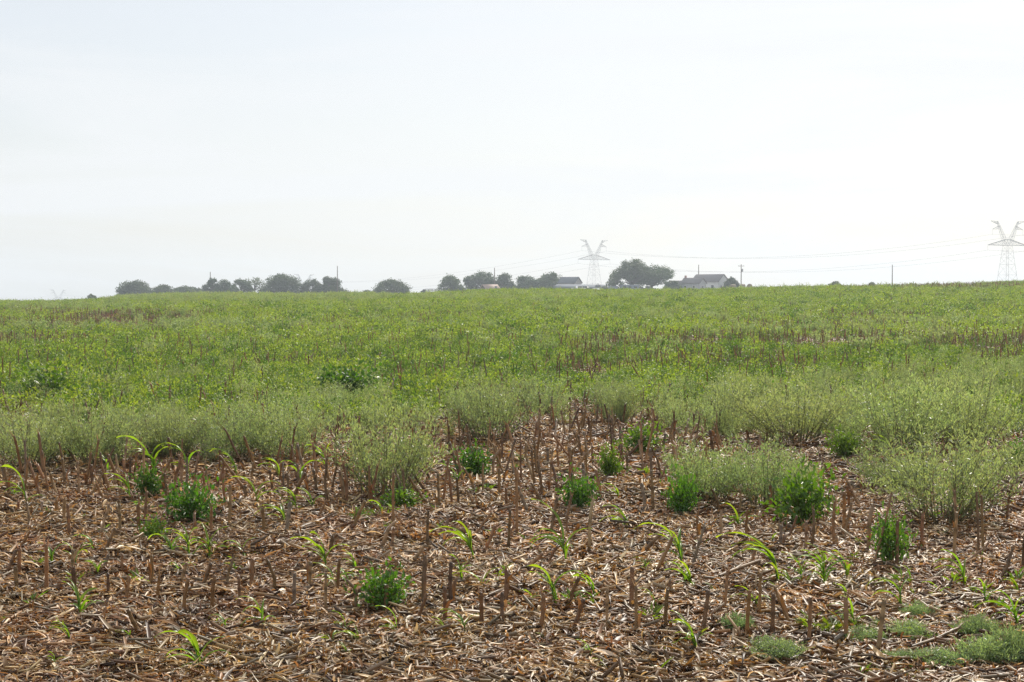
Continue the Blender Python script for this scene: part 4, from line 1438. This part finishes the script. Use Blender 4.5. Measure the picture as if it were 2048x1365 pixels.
def box_vehicle(name, px, D, L, H, mat, label, cat, yaw=0, windows=0):
    e = link(name, None, None, at(px, D), (0, 0, math.radians(yaw)))
    tag(e, label, cat)
    body = profile(Geo(), [(-L / 2, .35), (L / 2, .35), (L / 2, H - .25), (L / 2 - .3, H), (-L / 2 + .2, H), (-L / 2, H - .2)], -1.1, 1.1)
    link('body', body.mesh('body', mat), e)
    for i in range(windows):
        x = -L / 2 + L * (i + .7) / (windows + .4)
        link('window', add_box(Geo(), (x - .45, -1.14, H * .5), (x + .45, -1.09, H * .78)).mesh('window', M_GLASS), e)
    for s in (-1, 1):
        for x in (-L * .3, L * .3):
            wheel(e, x, s * .95)
    return e


box_vehicle('camper_trailer', 1259, 552, 6.2, 2.3, M_BLUE, 'blue-grey camper trailer parked under the two tall farm trees', 'trailer', 4, 3)
box_vehicle('cargo_trailer', 1226, 550, 3.3, 1.9, M_BLUE, 'small blue-grey box trailer under the scraggly tree', 'trailer', 0, 0)
box_vehicle('stock_trailer', 1276, 556, 3.6, 1.6, M_DARK, 'low dark trailer between the camper and the dark pickup', 'trailer', 0, 0)


def stake_truck():
    D = 500
    e = link('stake_truck', None, None, at(856, D) + Vector((0, 0, .15)), (0, 0, math.radians(4)))
    tag(e, 'dark stake-sided farm truck alone on the ridge right of the lone tree', 'truck')
    link('cab', profile(Geo(), [(-2.35, .5), (-.9, .5), (-.9, 1.55), (-1.55, 1.55), (-1.75, 1.15), (-2.3, 1.0)], -.85, .85).mesh('cab', M_DARK), e)
    link('bed', add_box(Geo(), (-.85, -.95, .6), (2.3, .95, .85)).mesh('bed', M_DARK), e)
    for z in (1.1, 1.5):
        for s in (-1, 1):
            link('rail', add_box(Geo(), (-.85, s * .93 - .03, z), (2.3, s * .93 + .03, z + .16)).mesh('rail', M_DARK), e)
    for x in (-.8, .2, 1.25, 2.25):
        for s in (-1, 1):
            link('stake', add_box(Geo(), (x - .06, s * .88 - .03, .86), (x + .06, s * .88 + .03, 1.62)).mesh('stake', M_DARK), e)
    for x in (-1.7, 1.5):
        for s in (-1, 1):
            wheel(e, x, s * .8)


stake_truck()


def bale(px, D, yaw, label):
    g = Geo()
    n = 20
    R, h = .95, .75
    a = np.arange(n) * 2 * math.pi / n
    rings = []
    for x, k in ((-h, .9), (-h + .08, 1), (h - .08, 1), (h, .9)):
        rings += [(x, math.cos(t) * R * k, R + math.sin(t) * R * k) for t in a]
    q = [(r * n + i, r * n + (i + 1) % n, (r + 1) * n + (i + 1) % n, (r + 1) * n + i) for r in range(3) for i in range(n)]
    g.add(rings, q)
    g.add(rings[:n], np.array([list(range(n))[::-1]]))
    g.add(rings[3 * n:], np.array([list(range(n))]))
    o = link('hay_bale', g.mesh('hay_bale', M_HAY), None, at(px, D) + Vector((0, 0, -.02)), (0, 0, math.radians(yaw)))
    tag(o, label, 'hay bale', 'round hay bales by the farmhouse')


bale(1466, 520, 5, 'round hay bale under the small round tree')
bale(1485, 520, 8, 'round hay bale at the foot of the pole with a transformer')
bale(1499, 520, 80, 'rightmost round hay bale, seen end on')

# ------------------------------------------------------------------ utility poles
def pole(px, top, D, label, arm=0, trans=False):
    b = at(px, D)
    H = hgt(top, D) - b.z
    e = link('utility_pole', None, None, b)
    tag(e, label, 'utility pole', 'wooden utility poles on the skyline')
    g = Geo()
    add_tube(g, [(0, 0, -.5), (0, 0, H * .5), (0, 0, H)], [.19, .16, .13], (.1, .08, .06), 8)
    link('post', g.mesh('post', M_POLE), e)
    if arm:
        link('crossarm', add_box(Geo(), (-arm, -.06, H - .7), (arm, .06, H - .55)).mesh('crossarm', M_POLE), e)
        for x in (-arm * .9, arm * .9):
            g = Geo()
            add_tube(g, [(x, 0, H - .55), (x, 0, H - .3)], [.06, .04], (.3, .3, .3), 6)
            link('insulator', g.mesh('insulator', M_STEEL), e)
    if trans:
        g = Geo()
        add_tube(g, [(.42, 0, H - 2.6), (.42, 0, H - 1.6)], [.26, .26], (.3, .3, .3), 10)
        link('transformer', g.mesh('transformer', M_STEEL), e)
    return e


pole(421, 544, 600, 'short pole rising from the second tree clump on the left')
pole(675, 532, 585, 'tall pole rising from the tree right of the tower horns')
pole(989, 536, 585, 'pole rising behind the rusty-roofed shed')
pole(1227, 541, 560, 'thin short pole behind the scraggly tree')
pole(1397, 530, 575, 'pole rising behind the farmhouse roof')
pole(1482, 529, 560, 'pole with a transformer right of the small round tree', 1.0, True)
pole(1784, 530, 560, 'lone pole on the bare skyline at the right')

# ------------------------------------------------------------------ transmission towers and lines
TOW = {}


def tower(key, px, ptop, D, yaw, label):
    H = 33.7
    b = at(px, D)
    z0 = hgt(ptop, D) - H
    e = link('transmission_tower', None, None, (b.x, b.y, z0), (0, 0, math.radians(yaw)))
    tag(e, label, 'transmission tower', 'steel lattice transmission towers')
    c = (.3, .3, .3)

    def sect(g, lv, r, rb):
        """four-legged lattice between levels (cx, z, half width x, half width y)"""
        for (x0, za, wa, da), (x1, zb, wb, db) in zip(lv[:-1], lv[1:]):
            A = [np.array((x0 + sx * wa, sy * da, za)) for sx, sy in ((-1, -1), (1, -1), (1, 1), (-1, 1))]
            B = [np.array((x1 + sx * wb, sy * db, zb)) for sx, sy in ((-1, -1), (1, -1), (1, 1), (-1, 1))]
            for i in range(4):
                add_bar(g, A[i], B[i], r, c)
                j = (i + 1) % 4
                add_bar(g, A[i], B[j], rb, c)
                add_bar(g, A[j], B[i], rb, c)
                add_bar(g, B[i], B[j], rb, c)
    body = Geo()
    zs = [-14, -7, 0, 5.5, 11, 14.5, 18, 21]
    sect(body, [(0, z, 4.1 + (1.75 - 4.1) * (z / 21.0) if z > 0 else 4.1 - z * .11, (4.1 + (1.75 - 4.1) * (z / 21.0)) * .9 if z > 0 else 3.7 - z * .11) for z in zs], .095, .032)
    link('body', body.mesh('body', M_STEEL), e)
    arm = Geo()
    for s in (-1, 1):
        tip = np.array((s * 13.1, 0, 21.1))
        for sy in (-.9, .9):
            add_bar(arm, (s * .6, sy, 24.3), tip, .14, c)
            add_bar(arm, (s * .2, sy, 21), tip, .12, c)
            for t in (.2, .4, .6, .8):
                p1 = np.array((s * .6, sy, 24.3)) * (1 - t) + tip * t
                p2 = np.array((s * .2, sy, 21)) * (1 - t) + tip * t
                p3 = np.array((s * .2, sy, 21)) * (1 - t + .2) + tip * (t - .2)
                add_bar(arm, p1, p2, .06, c)
                add_bar(arm, p1, p3, .06, c)
    link('crossarm', arm.mesh('crossarm', M_STEEL), e)
    for s in (-1, 1):
        horn = Geo()
        lv = []
        for t in np.linspace(0, 1, 7):
            lv.append((s * (1.0 + 6.0 * t), 21.5 + 12.2 * t, 1.05 * (1 - t) + .28, .9 * (1 - t) + .25))
        sect(horn, lv, .07, .028)
        for (xa, za, xt, zt, dz) in ((5.2, 29.6, 10.1, 29.4, 1.6), (7.0, 33.6, 11.2, 33.7, -1.4)):
            for sy in (-.4, .4):
                add_bar(horn, (s * xa, sy, za), (s * xt, 0, zt), .09, c)
                add_bar(horn, (s * (xa + .5 * (dz > 0)), sy, za + dz), (s * xt, 0, zt), .09, c)
                mx = (xa + xt) / 2
                add_bar(horn, (s * mx, sy * .5, (za + zt) / 2), (s * xa, sy, za + dz), .05, c)
        link('horn', horn.mesh('horn', M_STEEL), e)
    tips = []
    M = Matrix.Translation((b.x, b.y, z0)) @ Matrix.Rotation(math.radians(yaw), 4, 'Z')
    for x, z, L in ((-13.1, 21, 2.6), (13.1, 21, 2.6), (-10.1, 29.3, 2.6), (10.1, 29.3, 2.6)):
        g = Geo()
        add_tube(g, [(x, 0, z), (x, 0, z - L)], [.05, .05], (.3, .3, .3), 5)
        link('insulator', g.mesh('insulator', M_STEEL), e)
        tips.append(M @ Vector((x, 0, z - L)))
    TOW[key] = tips
    return e


tower('a', 2014, 443, 850, 24, 'nearest steel lattice tower with raised horns at the right edge')
tower('b', 1188, 480.5, 1045, 35, 'steel lattice tower with raised horns standing behind the long shed')
tower('c', 609, 549, 1560, 38, 'far tower whose horns peep between two trees on the left')
tower('d', 117, 580, 2000, 42, 'farthest faint tower, only its horns above the left skyline')


def cable(a, b, sag, label, r=.042):
    t = np.linspace(0, 1, 25)
    P = np.array(a)[None] * (1 - t[:, None]) + np.array(b)[None] * t[:, None]
    P[:, 2] -= sag * 4 * t * (1 - t)
    g = Geo()
    add_tube(g, P, r, (.2, .2, .2), 4)
    tag(link('power_line', g.mesh('power_line', M_CABLE)), label, 'power line', 'transmission line wires')


WN = ('lower wire on the camera side', 'lower wire on the far side', 'upper wire on the camera side', 'upper wire on the far side')
spans = [('a', 'b', 'between the two big towers', 8.2), ('b', 'c', 'left from the shed tower toward the trees', 7.0), ('c', 'd', 'beyond the left tree line', 6.0)]
for p, q, nm, sag in spans:
    for i in range(4):
        cable(TOW[p][i], TOW[q][i], sag, f'{WN[i]} sagging {nm}')
for i in range(4):
    step = TOW['a'][i] - TOW['b'][i]
    end = TOW['a'][i] + step * .35
    cable(TOW['a'][i], end, 2.0, f'{WN[i]} leaving the right-edge tower out of the picture')
    end = TOW['d'][i] + (TOW['d'][i] - TOW['c'][i]) * .7
    cable(TOW['d'][i], end, 4.0, f'{WN[i]} leaving the farthest faint tower to the left')

# ------------------------------------------------------------------ haze
def haze():
    m, n, l = new_mat('haze_air')
    out = n.new('ShaderNodeOutputMaterial')
    v = n.new('ShaderNodeVolumePrincipled')
    v.inputs['Color'].default_value = (.80, .90, 1.0, 1)
    v.inputs['Density'].default_value = .00036
    v.inputs['Anisotropy'].default_value = .3
    l.new(v.outputs[0], out.inputs['Volume'])
    g = add_box(Geo(), (-2450, -2450, -60), (2450, 2450, 62))
    o = link('haze', g.mesh('haze', m))
    tag(o, 'pale summer haze filling the air over the field', 'haze', kind='stuff')


haze()
print('objects', len(bpy.data.objects))
